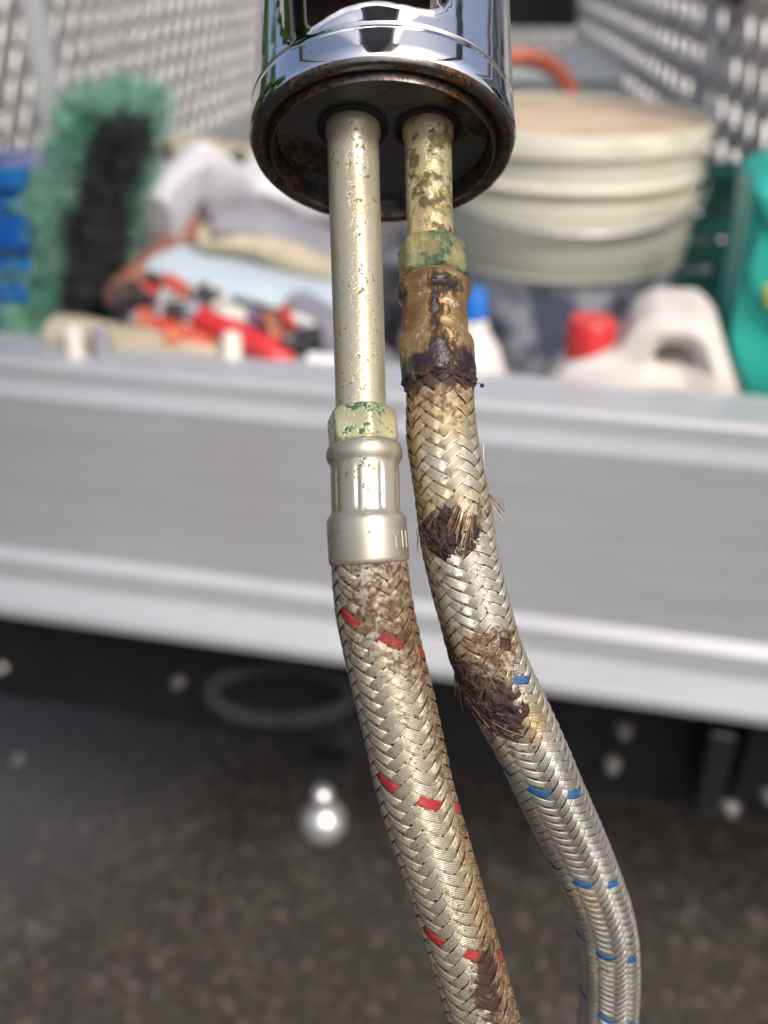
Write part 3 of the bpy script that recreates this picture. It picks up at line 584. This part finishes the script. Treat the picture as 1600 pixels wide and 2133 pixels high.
for i in range(150):
    x = rng.uniform(270, 690); y = 600 + (x - 270) * .25 + rng.uniform(-15, 95); p = P(x, min(y, 765), rng.uniform(.86, .95)); n0 = len(jm.V)
    ax = rng.normal(0, 1, 3); ax /= np.linalg.norm(ax); r_ = rng.uniform(.003, .009); L_ = rng.uniform(.006, .03)
    if i % 3: jm.lathe(p, ax, [(0, r_), (L_ * .3, r_), (L_ * .35, r_ * 1.3), (L_ * .6, r_ * 1.3), (L_ * .62, r_), (L_, r_)], 10)
    else: q = np.cross(ax, ZZ); q /= np.linalg.norm(q); jm.box(p, ax * L_ * .5, q * r_, np.cross(ax, q) * r_ * .6, .001)
    tn += [rng.uniform(0, 1)] * (len(jm.V) - n0)
tag(jm.build("loose_fittings", 'mixed', attrs={'tone': tn}, kind="stuff"), "jumble of small pipe fittings, washers and offcuts among the red tools", "fittings")
# floor clutter that fills the tray
cl = MB()
for i in range(420):
    t, b = rng.uniform(-.75, .6), rng.uniform(.78, 2.0); z = zb + .02 + rng.uniform(0, .12)
    a = rng.uniform(0, 6.28); X = (TT * math.cos(a) + BB * math.sin(a)); cl.box(W(t, b, z), X * rng.uniform(.02, .06), np.cross(ZZ, X) * rng.uniform(.01, .03), ZZ * rng.uniform(.01, .03) + X * .01, .003)
tag(cl.build("clutter", 'grey_plastic', smooth=False, kind="stuff"), "loose grey offcuts and clutter covering the tray floor", "clutter")

# =================================================================== FAUCET
C0 = P(797, 320, .19)
ang = R(75.5)
UP = c2w((0, math.sin(ang), -math.cos(ang))); NN = c2w((0, math.cos(ang), math.sin(ang)))
R0 = 277 / F * .19
fc = thing("faucet", "chrome faucet body held with its rusty open base toward the viewer", "faucet", C0)
pxm = .165 / F
lip = [(560, 4), (586, 0), (596, 44), (612, 58), (640, 56), (672, 42), (720, 24), (780, 15), (820, 21), (860, 26), (900, 24), (918, 6), (928, -14)]
lx = np.array([(x - 797) * pxm * 1.04 for x, y in lip]); lh = np.array([(160 - y) * pxm / .968 for x, y in lip])
lx2 = np.concatenate([[lx[0] - .004], lx[1:], [lx[-1] + .004]]); lh2 = np.concatenate([[.06], lh[1:], [.06]])
poly = np.array([[lx[1], .08]] + [[a, b] for a, b in zip(lx[1:-1], lh[1:-1])] + [[lx[-1], .08]])
def sdf(p):
    d = 1e9; ins = False; k = len(poly)
    for i in range(k):
        a, b = poly[i], poly[(i + 1) % k]; e = b - a; w_ = p - a; t = max(0, min(1, w_.dot(e) / e.dot(e))); d = min(d, np.linalg.norm(w_ - e * t))
        if (a[1] > p[1]) != (b[1] > p[1]) and p[0] < (b[0] - a[0]) * (p[1] - a[1]) / (b[1] - a[1]) + a[0]: ins = not ins
    return d if ins else -d
HS = .0078; hs = [0.0012, .002, .0035, .005, .0066, HS - .0004, HS - .0001, HS, HS + .0002, HS + .0006]
hs2 = list(np.linspace(HS + .0012, .042, 84)) + [.05, .06, .068, .072, .073]
SEG = 200; V = []
for h in hs + hs2:
    rr = R0 * (1.0 - .012 * min(1, h / .012))
    if abs(h - HS) < .00015: rr -= .0007
    if h <= .002: rr -= .0004 * (h < .0015)
    if h > .0595: rr = R0 * {.06: .99, .068: .93, .072: .7, .073: .0}[round(h, 3)]
    for k in range(SEG):
        a = 2 * math.pi * k / SEG; x = math.sin(a); c = math.cos(a); p = C0 + UP * h + rr * (x * CX + c * NN)
        if c > .2 and HS + .0005 < h < .055:
            x_ = x * rr; v = h - float(np.interp(x_, lx2, lh2)) + .0012
            if v > 0: out = v * v / .0024 * 1.5 if v < .0012 else .00075 + (v - .0012) * 1.5; p = p + NN * min(out, .035)
        V.append(p)
obj("body", V, np.array(grid_faces(len(hs + hs2), SEG, True)), 'chrome', fc, sharp=False)
def flathe(prof, name, mat, seg=128, center=None, rf=None): return MB().lathe(C0 if center is None else center, UP, prof, seg, rf, sx=NN, caps=False).build(name, mat, fc)
flathe([(.0012, R0 - .0004), (.0004, R0 - .0007), (0., R0 - .0014), (.0002, R0 * .90), (.0010, R0 * .875), (.0012, R0 * .855), (.0002, R0 * .845), (-.0006, R0 * .835), (-.0007, R0 * .825), (0, R0 * .815), (.002, R0 * .808), (.0036, R0 * .80)], "rim", 'rim')
flathe([(.0036, R0 * .81), (.0032, R0 * .79), (.0034, R0 * .77), (.0036, .0)], "base_plate", 'under')
S.view_layers[0].update()

# =================================================================== HOSES
class Path:
    def __init__(s, kn):
        k = np.array(kn, float); s.y, s.x, s.d, s.r = k[:, 0], k[:, 1], k[:, 2], k[:, 3]
        s.cx, s.cd, s.cr = (s.nat(v) for v in (s.x, s.d, s.r))
    def nat(s, v):
        n_ = len(s.y); h = np.diff(s.y); A = np.eye(n_); r = np.zeros(n_)
        for i in range(1, n_ - 1): A[i, i - 1] = h[i - 1]; A[i, i] = 2 * (h[i - 1] + h[i]); A[i, i + 1] = h[i]; r[i] = 6 * ((v[i + 1] - v[i]) / h[i] - (v[i] - v[i - 1]) / h[i - 1])
        return v, np.linalg.solve(A, r)
    def ev(s, c, y):
        v, m = c; y = np.asarray(y, float); i = np.clip(np.searchsorted(s.y, y) - 1, 0, len(s.y) - 2); h = s.y[i + 1] - s.y[i]; a = (s.y[i + 1] - y) / h; b = (y - s.y[i]) / h
        return a * v[i] + b * v[i + 1] + ((a ** 3 - a) * m[i] + (b ** 3 - b) * m[i + 1]) * h * h / 6
    def pos(s, y):
        y = np.asarray(y, float); x, d = s.ev(s.cx, y), s.ev(s.cd, y)
        return CO + (CF + np.multiply.outer((x - 800) / F, CX) + np.multiply.outer((1066.5 - y) / F, CU)) * d[..., None]
    def rad(s, y): return s.ev(s.cr, y) / F * s.ev(s.cd, y)         # metres
    def frame(s, y):
        p = s.pos(y); T = s.pos(np.asarray(y) + 2) - s.pos(np.asarray(y) - 2); T /= np.linalg.norm(T, axis=-1)[..., None]
        N = np.broadcast_to(-CF, T.shape); N = N - T * (N * T).sum(-1)[..., None]; N = N / np.linalg.norm(N, axis=-1)[..., None]
        return p, T, N, np.cross(N, T)
def sweep(path, ys, name, mat, parent, seg=64, rf=None, attrf=None, caps=True, rpx=None):
    """surface of revolution along the path; rf(y, phi) scales the radius, rpx(y) gives it in pixels"""
    ys = np.asarray(ys, float); p, T, N, Bv = path.frame(ys); ph = np.linspace(0, 2 * math.pi, seg, endpoint=False)
    r = path.rad(ys) if rpx is None else np.array([rpx(y) for y in ys]) / F * path.ev(path.cd, ys)
    rr = r[:, None] * (np.ones((len(ys), seg)) if rf is None else np.array([[rf(y, a) for a in ph] for y in ys]))
    V = p[:, None] + rr[..., None] * (np.cos(ph)[None, :, None] * N[:, None] + np.sin(ph)[None, :, None] * Bv[:, None])
    Fc = [tuple(f) for f in grid_faces(len(ys), seg, True)]
    if caps: Fc += [tuple(range(seg)), tuple(range((len(ys) - 1) * seg, len(ys) * seg))[::-1]]
    at = {k: [f(y, a) for y in ys for a in ph] for k, f in (attrf or {}).items()}
    return obj(name, V.reshape(-1, 3), Fc, mat, parent, attrs=at)
def prof(table): yy = [a for a, b in table]; rr = [b for a, b in table]; return lambda y: float(np.interp(y, yy, rr))
def fromtable(path, table, name, mat, parent, **k):
    return sweep(path, [a for a, b in table], name, mat, parent, rpx=prof(table), **k)
def hexr(flat=1.): 
    return lambda y, a: flat / max(.0 + math.cos(((a + .26 + math.pi / 6) % (math.pi / 3)) - math.pi / 6), .88)
def sg(x, c, w_): return math.exp(-((x - c) / w_) ** 2)
def wrapd(a, b): return (a - b + math.pi) % (2 * math.pi) - math.pi

NC = 12
def braid(path, y0, y1, turns, phi0, famA_col, parent, mat, dyed, rust, burn, gold, skip=None, amp_px=3.1, th=2.2, cover=.88, step=2.1):
    """2-over-2 braid of 24 flat strands; turns(y) is the helix phase in revolutions, each strand is one part"""
    ys = np.arange(y0, y1, step); p, T, N, Bv = path.frame(ys); Rm = path.rad(ys); kap = 2 * math.pi * turns(ys)
    m1 = F / path.ev(path.cd, ys)                                   # pixels per metre
    nw = 6; m = nw * 3 + 1; u = np.linspace(-1, 1, m)
    bump = np.abs(np.cos(np.linspace(0, nw * math.pi, m) - math.pi / 2)) * .42
    for fam in (1, -1):
        for i in range(NC):
            jit = rng.normal(0, .012); ph = 2 * math.pi * i / NC + fam * kap + phi0 + jit + .035 * np.array([nz((y * .012, i * 5.3, fam * 2.7)) for y in ys])
            c = 2 * i + fam * NC * kap / math.pi
            off = np.cos(2 * math.pi * (c - .5) / 4) * fam; off = np.tanh(1.7 * off) / math.tanh(1.7)
            amp = amp_px * (1 + rng.normal(0, .08))
            lft = 1.6 * np.array([max(0, nz((y * .03, i * 7.7, fam + 4.)) - .15) for y in ys])
            ctr = lambda e: p + (Rm + (off * amp + lft) / m1)[:, None] * (np.cos(ph + e)[:, None] * N + np.sin(ph + e)[:, None] * Bv)
            cen = ctr(0.); er = np.cos(ph)[:, None] * N + np.sin(ph)[:, None] * Bv
            Tg = np.gradient(cen, axis=0); Tg /= np.linalg.norm(Tg, axis=1)[:, None]; lat = np.cross(er, Tg); lat /= np.linalg.norm(lat, axis=1)[:, None]; er2 = np.cross(Tg, lat)
            # strand width: circumferential spacing projected onto the strand's normal
            dphi = 2 * math.pi / NC; slope = np.gradient(kap) / np.maximum(np.linalg.norm(np.gradient(p, axis=0), axis=1), 1e-9) * Rm
            wid = Rm * dphi / np.sqrt(1 + slope ** 2) * .5 * cover
            wob = 1 + .10 * np.array([nz((y * .02, i * 3.1, fam)) for y in ys])
            sec = (1 - u ** 4 * .55) * th + bump * .85
            V = cen[:, None] + (u[None, :] * (wid * wob)[:, None])[..., None] * lat[:, None] + ((sec[None, :] - th) / m1[:, None])[..., None] * er2[:, None]
            side = V[:, [0, -1]] - (1.6 / m1)[:, None, None] * er2[:, None]
            V = np.concatenate([side[:, :1], V, side[:, 1:]], 1); mm_ = m + 2
            Fc = grid_faces(len(ys), mm_)
            phn = wrapd(ph, 0); 
            if skip is not None:
                sk = rng.normal(0, 9); keep = ~np.array([skip(y + sk, a) for y, a in zip(ys, phn)]); kf = keep[:-1] & keep[1:]; Fc = Fc[np.repeat(kf, mm_ - 1)]
            at = {k: np.repeat(np.array([f(y, a) for y, a in zip(ys, phn)]), mm_) for k, f in (('rust', rust), ('burn', burn), ('gold', gold))}
            at['across'] = np.tile(np.concatenate([[-1], u, [1]]), len(ys))
            dy = dyed and dyed[0] == fam and dyed[1] == i
            ob = obj("wire_strand", V.reshape(-1, 3), Fc, dyed[2] if dy else mat, parent, attrs=at)
            if dy:
                ob["label"] = dyed[3]; ob.data.materials.append(M[mat]); yc = np.repeat((ys[:-1] < dyed[4]), mm_ - 1)
                if skip is not None: yc = yc[np.repeat(kf, mm_ - 1)]
                ob.data.polygons.foreach_set("material_index", yc.astype(np.int32))

def letter(path, strokes, yc, phc, h_px, parent, mat, name, label, rpx):
    """embossed strokes wrapped on the sleeve; strokes in a unit box, x along the circumference"""
    m = MB(); 
    for s_ in strokes:
        pts = []
        for k in range(9):
            t = k / 8; X = s_[0] * (1 - t) + s_[2] * t; Yv = s_[1] * (1 - t) + s_[3] * t; y = yc + (.5 - Yv) * h_px; a = phc + (X - .5) * .30
            p, T, N, Bv = path.frame(np.array([y])); r = (rpx + .1) / F * path.ev(path.cd, np.array([y]))[0]; pts.append(p[0] + r * (math.cos(a) * N[0] + math.sin(a) * Bv[0]))
        m.tube(pts, .95 / F * .17, 6)
    o_ = m.build(name, mat, parent); o_["label"] = label; return o_

def hole_shade_ring(path, rad, parent):  # black ring standing for the shadow in the hole round the pipe
    yy = np.linspace(212, 330, 400); hh = [(p - C0).dot(UP) for p in path.pos(yy)]; c = path.pos(yy)[int(np.argmin(np.abs(np.array(hh) - .0032)))]
    MB().lathe(c + UP * .0004, -UP, [(0, rad * 1.1), (.0006, rad * 1.1), (.0008, rad * 1.07), (.0006, rad * 1.12), (.0009, rad * 1.02), (.0008, rad * .96), (0, rad * .88)], 48).build("hole_shade_ring", 'matt_black', parent)
# ---- left assembly: pale tube, brass nut, nickel ferrule, red-flecked hose
LP = Path([(210, 735, .1886, 54), (300, 735.5, .1865, 54), (600, 745, .180, 54), (860, 752, .174, 53), (950, 759, .172, 78), (1060, 762, .1708, 78), (1165, 769, .1703, 77), (1250, 777, .1705, 79), (1350, 797, .1712, 80),
           (1450, 821, .1722, 80), (1560, 846, .1734, 79), (1650, 866, .1745, 78.5), (1750, 896, .176, 77), (1850, 927, .1778, 75), (1950, 957, .18, 73.5), (2050, 986, .1825, 73), (2133, 1009, .185, 73), (2230, 1034, .189, 73)])
hl = thing("braided_hose", "braided tap hose with red flecks, clean pale pipe and smooth nickel ferrule", "hose", LP.pos(np.array([300.]))[0], "braided hoses screwed into the faucet")
fromtable(LP, [(215, 55), (250, 55), (262, 57.5), (276, 58.5), (284, 57.5), (290, 54), (400, 53.5), (600, 53.5), (868, 53)], "pipe", 'tube_pale', hl, seg=72)
hole_shade_ring(LP, .0062, hl)
sweep(LP, [858, 861, 868, 896, 922, 929, 932], "hex_nut", 'nut_brass', hl, seg=96, rpx=prof([(858, 56), (861, 62), (866, 66), (922, 66.5), (929, 64), (932, 60)]), rf=lambda y, a: min(hexr()(y, a), 1.135 if 864 < y < 926 else 1.06))
def crimp(y, a):
    k = max(0, min(1, (y - 975) / 12)) * max(0, min(1, (1068 - y) / 10)); return 1 + k * .045 * (.3 - math.exp(-(math.sin(4.5 * a + .9) / .22) ** 2))
tabl = [(926, 60), (929, 70), (934, 76.5), (941, 79.5), (950, 80), (958, 78.5), (965, 74), (970, 71.5), (976, 71)] + [(y, 71) for y in range(984, 1062, 8)] + [(1064, 71.5), (1070, 74), (1076, 79.5), (1082, 82.5), (1090, 83.5), (1120, 84), (1160, 84.5), (1169, 84), (1171, 82), (1171.5, 77)]
fer = sweep(LP, [a for a, b in tabl], "ferrule", 'ferrule', hl, seg=144, rpx=prof(tabl), rf=crimp)
letter(LP, [(.1, 1, .5, .5), (.9, 1, .5, .5), (.5, .5, .5, 0)], 1127, .77, 34, fer, 'letter', "embossed_letter", "embossed letter Y", 84.2)
letter(LP, [(.15, 1, .15, 0), (.85, 1, .85, 0), (.15, .5, .85, .5)], 1129, 1.12, 34, fer, 'letter', "embossed_letter", "embossed letter H", 84.2)
sweep(LP, np.arange(1150, 2230, 6), "rubber_core", 'core', hl, seg=40, rf=lambda y, a: .955)
tl = lambda y: np.interp(y, [1100, 1165, 1317, 1642, 1945, 2250], [-.65, -.46, 0, 1, 2, 3.05])
Lrust = lambda y, a: min(1., 1.35 * sg(y, 1255, 100) * sg(wrapd(a, .3), 0, 1.) + .55 * sg(y, 1340, 60) * sg(wrapd(a, .8), 0, .6) + .8 * sg(wrapd(a, 1.3), 0, .5) * (1 if y > 1230 else .5) + .04 + .5 * sg(y, 1480, 70) * sg(wrapd(a, 1.0), 0, .4)
                          + 1.1 * sg(y, 2020, 100) * sg(wrapd(a, .75), 0, .85) + .45 * sg(y, 2140, 50) * sg(wrapd(a, 1.), 0, .6) + .06)
Lburn = lambda y, a: .55 * sg(y, 1325, 26) * sg(wrapd(a, .6), 0, .45) + .85 * sg(y, 1975, 36) * sg(wrapd(a, .6), 0, .5) + .8 * sg(y, 2040, 40) * sg(wrapd(a, .3), 0, .5) + .4 * sg(y, 2110, 70) * sg(wrapd(a, 1.3), 0, .3)
Lgold = lambda y, a: .12 + .5 * sg(wrapd(a, 1.1), 0, .6) + .35 * sg(y, 1320, 60) * sg(wrapd(a, .4), 0, .7) + .6 * sg(y, 1900, 120) * sg(wrapd(a, 1.1), 0, .6) + .2 * sg(wrapd(a, -1.4), 0, .4)
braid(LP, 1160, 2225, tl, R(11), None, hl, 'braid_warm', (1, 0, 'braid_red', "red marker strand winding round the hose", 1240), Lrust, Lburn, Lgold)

# ---- right assembly: stained tube, green nut, tar covered ferrule, blue-flecked hose
RP = Path([(210, 891, .1895, 50), (300, 892, .187, 50), (500, 897, .182, 48), (620, 904, .179, 74), (750, 911, .1765, 74), (800, 916, .1758, 69), (900, 920, .175, 71.5), (1000, 936, .1745, 74), (1080, 948, .1745, 76), (1150, 959, .1747, 76),
           (1250, 983, .1755, 75), (1350, 1010, .177, 74), (1450, 1052, .1793, 74), (1550, 1103, .183, 70), (1650, 1148, .188, 67.5), (1750, 1195, .194, 64), (1850, 1238, .2, 60.5), (1920, 1260, .2045, 60), (2000, 1270, .21, 59.5), (2133, 1264, .218, 58.5), (2230, 1245, .225, 57)])
hr = thing("braided_hose", "braided tap hose with blue flecks, stained pipe, green nut and burnt patches", "hose", RP.pos(np.array([300.]))[0], "braided hoses screwed into the faucet")
fromtable(RP, [(215, 50), (250, 50), (262, 53), (276, 54), (288, 53), (296, 49.5), (320, 49), (420, 48.5), (525, 48)], "pipe", 'tube_stained', hr, seg=72)
hole_shade_ring(RP, .0059, hr)
sweep(RP, [509, 512, 518, 535, 550, 570, 577, 581, 582], "hex_nut", 'nut_green', hr, seg=96, rpx=prof([(509, 54), (512, 60), (518, 63), (535, 63.5), (570, 64), (577, 63.5), (581, 60), (582, 56)]), rf=lambda y, a: min(hexr()(y, a), 1.115 if 514 < y < 579 else 1.06) + .02 * nz((y * .03, math.cos(a) * 2, math.sin(a) * 2)))
tabr = [(578, 58), (585, 60), (588, 67), (594, 74), (602, 77.5), (612, 78), (620, 75.5), (626, 70), (630, 67.5), (640, 67)] + [(y, 68) for y in range(650, 695, 7)] + [(698, 68.5), (703, 71), (709, 76), (716, 78.5), (726, 79)] + [(y, 78.) for y in range(740, 784, 6)] + [(788, 77), (792, 74), (794, 68)]
Rb = lambda y, a: .8 * sg(y, 775, 26) * (1 if abs(wrapd(a, .2)) > .35 else .75) + .8 * sg(y, 622, 16) * sg(wrapd(a, .35), 0, .4) + .6 * sg(wrapd(a, -.05), 0, .16) * sg(y, 660, 45) + .5 * sg(y, 620, 30) * sg(wrapd(a, -1.3), 0, .4) + .55 * sg(y, 735, 25) * sg(wrapd(a, .05), 0, .25) + .12
sweep(RP, [a for a, b in tabr], "ferrule", 'tar_ferrule', hr, seg=120, rpx=prof(tabr), rf=lambda y, a: 1 + .02 * nz((y * .03, math.cos(a) * 1.5, math.sin(a) * 1.5)) + .03 * max(0, (y - 700) / 90) * nz((y * .08, math.cos(a) * 4, math.sin(a) * 4)), attrf={'burn': Rb})
# tar bead round the lower lip
def crust(path, ys, name, region, lift, label, parent=hr, phr=(-math.pi, math.pi), seg=150, sc=(.06, 5.), wrap=True):
    ys = np.asarray(ys, float); p, T, N, Bv = path.frame(ys); ph = np.linspace(phr[0], phr[1], seg, endpoint=False); r = path.rad(ys); V = []; m1 = F / path.ev(path.cd, ys)
    for i, y in enumerate(ys):
        for a in ph:
            k = region(y, a); n1 = nz((y * sc[0], math.cos(a) * sc[1], math.sin(a) * sc[1] + 3)) + .6 * nz((y * sc[0] * 2.7, math.cos(a) * sc[1] * 2.5, math.sin(a) * sc[1] * 2.5 + 7))
            lf = (k * lift * (1 + .9 * n1) - (1 - min(1, k * 2.2)) * 14 + n1 * 5 * (k > .05)) ; V.append(p[i] + (r[i] + lf / m1[i]) * (math.cos(a) * N[i] + math.sin(a) * Bv[i]))
    return obj(name, V, np.array(grid_faces(len(ys), seg, wrap)), 'char', parent, label=label)
crust(RP, np.arange(768, 824, 2.2), "burnt_crust", lambda y, a: sg(y, 797 + 7 * nz((math.cos(a) * 2, math.sin(a) * 2, 1)) - 4 * math.cos(a), 8 + 3 * abs(wrapd(a, -.1))) * (1 if abs(wrapd(a, -.15)) > .3 else .8), 5.5, "black tar bead round the ferrule lip")
crust(RP, np.arange(1290, 1540, 2.2), "burnt_crust", lambda y, a: min(1., 1.15 * sg(y, 1448 + 10 * a, 50) * sg(wrapd(a, -.3), 0, .68) + 1. * sg(y, 1385, 60) * sg(wrapd(a, -1.2), 0, .5)), 4.6, "glossy black charred lump on the braid")
crust(RP, np.arange(1030, 1190, 2.2), "burnt_crust", lambda y, a: .95 * sg(y, 1108 + 14 * a, 50) * sg(wrapd(a, -.3), 0, 1.0), 2.6, "brown black rubber showing in the burst hole", sc=(.09, 8.))
sweep(RP, np.arange(780, 2225, 5), "rubber_core", 'core', hr, seg=56, rf=lambda y, a: .945 + (.03 * nz((y * .06, math.cos(a) * 3, math.sin(a) * 3)) if y < 1600 else 0))
tr = lambda y: np.interp(y, [700, 800, 1118, 1408, 1632, 1817, 1962, 2092, 2240], [-3.3, -3., -2., -1., 0, 1, 2, 3, 4.2])
def hole(y, a):
    e = ((y - 1110 - 14 * a) / 58) ** 2 + ((a + .35) / 1.0) ** 2
    e2 = ((y - 1432 - 8 * a) / 38) ** 2 + ((a + .25) / .5) ** 2
    q = .35 * nz((y * .05, a * 4, 2.))
    return e + q < .75 or e2 + q < .6
Rrust = lambda y, a: -.34 * max(0., min(1., (y - 1510) / 70)) + min(1., .6 * sg(y, 850, 60) * sg(wrapd(a, -.2), 0, 1.2) + .75 * sg(y, 1090, 60) * sg(wrapd(a, 0.), 0, 1.3) + .95 * sg(y, 1330, 45) * sg(wrapd(a, .0), 0, 1.) + .95 * sg(y, 1400, 70) * sg(wrapd(a, -.3), 0, 1.) + .5 * sg(wrapd(a, -1.3), 0, .4) * (1 if y < 1500 else .2)
                          + .55 * sg(y, 1510, 26) * sg(wrapd(a, -.5), 0, .8) + .75 * sg(y, 1815, 28) * sg(wrapd(a, -.7), 0, .9) + .8 * sg(y, 1965, 24) * sg(wrapd(a, -.7), 0, .6) + .3 * sg(y, 820, 20))
Rburn = lambda y, a: min(1., .9 * sg(y, 805, 18) + .85 * sg(y, 1095, 42) * sg(wrapd(a, -.2), 0, 1.1) + .6 * sg(y, 1325, 30) * sg(wrapd(a, .55), 0, .5) + .95 * sg(y, 1435, 66) * sg(wrapd(a, -.4), 0, .75) + .9 * sg(y, 1370, 70) * sg(wrapd(a, -1.15), 0, .5) + .3 * sg(y, 1220, 80) * sg(wrapd(a, -1.2), 0, .3)
                           + .5 * sg(y, 858, 14) * sg(wrapd(a, -.3), 0, .2))
Rgold = lambda y, a: .75 * sg(y, 860, 110) + .45 * sg(y, 1040, 50) + .3 * sg(y, 1110, 60) + .6 * sg(y, 1330, 60) + .8 * sg(y, 1480, 50) * sg(wrapd(a, .4), 0, .8) + .5 * sg(y, 1830, 40) * sg(wrapd(a, -.4), 0, 1.) + .45 * sg(wrapd(a, -1.3), 0, .5) * (1 if y < 1560 else .3) + .05
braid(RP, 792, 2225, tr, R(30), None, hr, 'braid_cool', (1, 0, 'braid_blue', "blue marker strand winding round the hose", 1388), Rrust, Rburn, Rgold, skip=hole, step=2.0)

# frayed wires round the burst patches
def wires(specs, name, parent, mat='fray', r=.55):
    for (y0, a0, h0, y1, a1, h1, nw_, sp) in specs:
        m = MB()
        for k in range(nw_):
            pts = []; q = rng.normal(0, 1, 4)
            for t in np.linspace(0, 1, 7):
                y = y0 + (y1 - y0) * t + sp * q[0] * t * 6 + q[1] * 2.5; a = a0 + (a1 - a0) * t + sp * q[2] * t * .08 + (k - nw_ / 2) * .018; hh = h0 + (h1 - h0) * t ** 1.4 + math.sin(t * 3.1) * abs(q[3]) * 1.5
                p, T, N, Bv = RP.frame(np.array([y])); rr = RP.rad(np.array([y]))[0] + hh / F * .175; pts.append(p[0] + rr * (math.cos(a) * N[0] + math.sin(a) * Bv[0]))
            m.tube(pts, r / F * .175, 5)
        m.build(name, mat, parent)
wires([(1050, .25, 2, 1112, -.1, 7, 8, 1.), (1062, .4, 2, 1122, .12, 6, 8, 1.2), (1040, .7, 2, 1092, .55, 8, 7, 1.), (1056, -.5, 2, 1085, -.85, 4, 7, 1.), (1048, .05, 3, 1090, -.3, 6, 7, 1.2), (1085, .3, 2, 1150, .0, 4, 6, 1.5),
       (1040, 1.25, 2, 1082, 1.5, 30, 9, 1.6), (1055, 1.35, 2, 1092, 1.55, 22, 6, 2.), (1000, 1.4, 1, 935, 1.5, 10, 2, 1.), (1120, -1.2, 2, 1185, -.5, 3, 6, 1.3), (1135, -1.3, 2, 1205, -.7, 4, 5, 1.5), (1165, -1.0, 2, 1200, -.2, 2, 6, 1.3),
       (1330, .1, 2, 1375, -.5, 4, 8, 1.4), (1345, -.2, 2, 1400, .15, 4, 8, 1.4), (1375, -.2, 3, 1420, -.7, 5, 7, 1.6), (1385, .4, 3, 1430, .05, 5, 7, 1.4), (1100, -.2, 1, 1140, -.7, 3, 4, 2.), (1090, -1.45, 1, 1120, -1.75, 12, 3, 2.)], "frayed_wire", hr, r=.6)
wires([(1395, -1.3, 2, 1470, -.6, 6, 2, 2.5), (1425, -1.1, 2, 1500, -.3, 6, 2, 2.5), (1370, -1.4, 2, 1420, -1.6, 20, 6, 2.5), (800, 1.3, 2, 803, 1.55, 18, 1, .3)], "charred_wire", hr, 'fray', .5)
MB().lathe(RP.pos(np.array([803.]))[0] + CX * 88 / F * .176, CX, [(-.0004, 0), (-.0003, .0004), (.0003, .0004), (.0004, 0)], 8).build("tar_drop", 'char', hr)
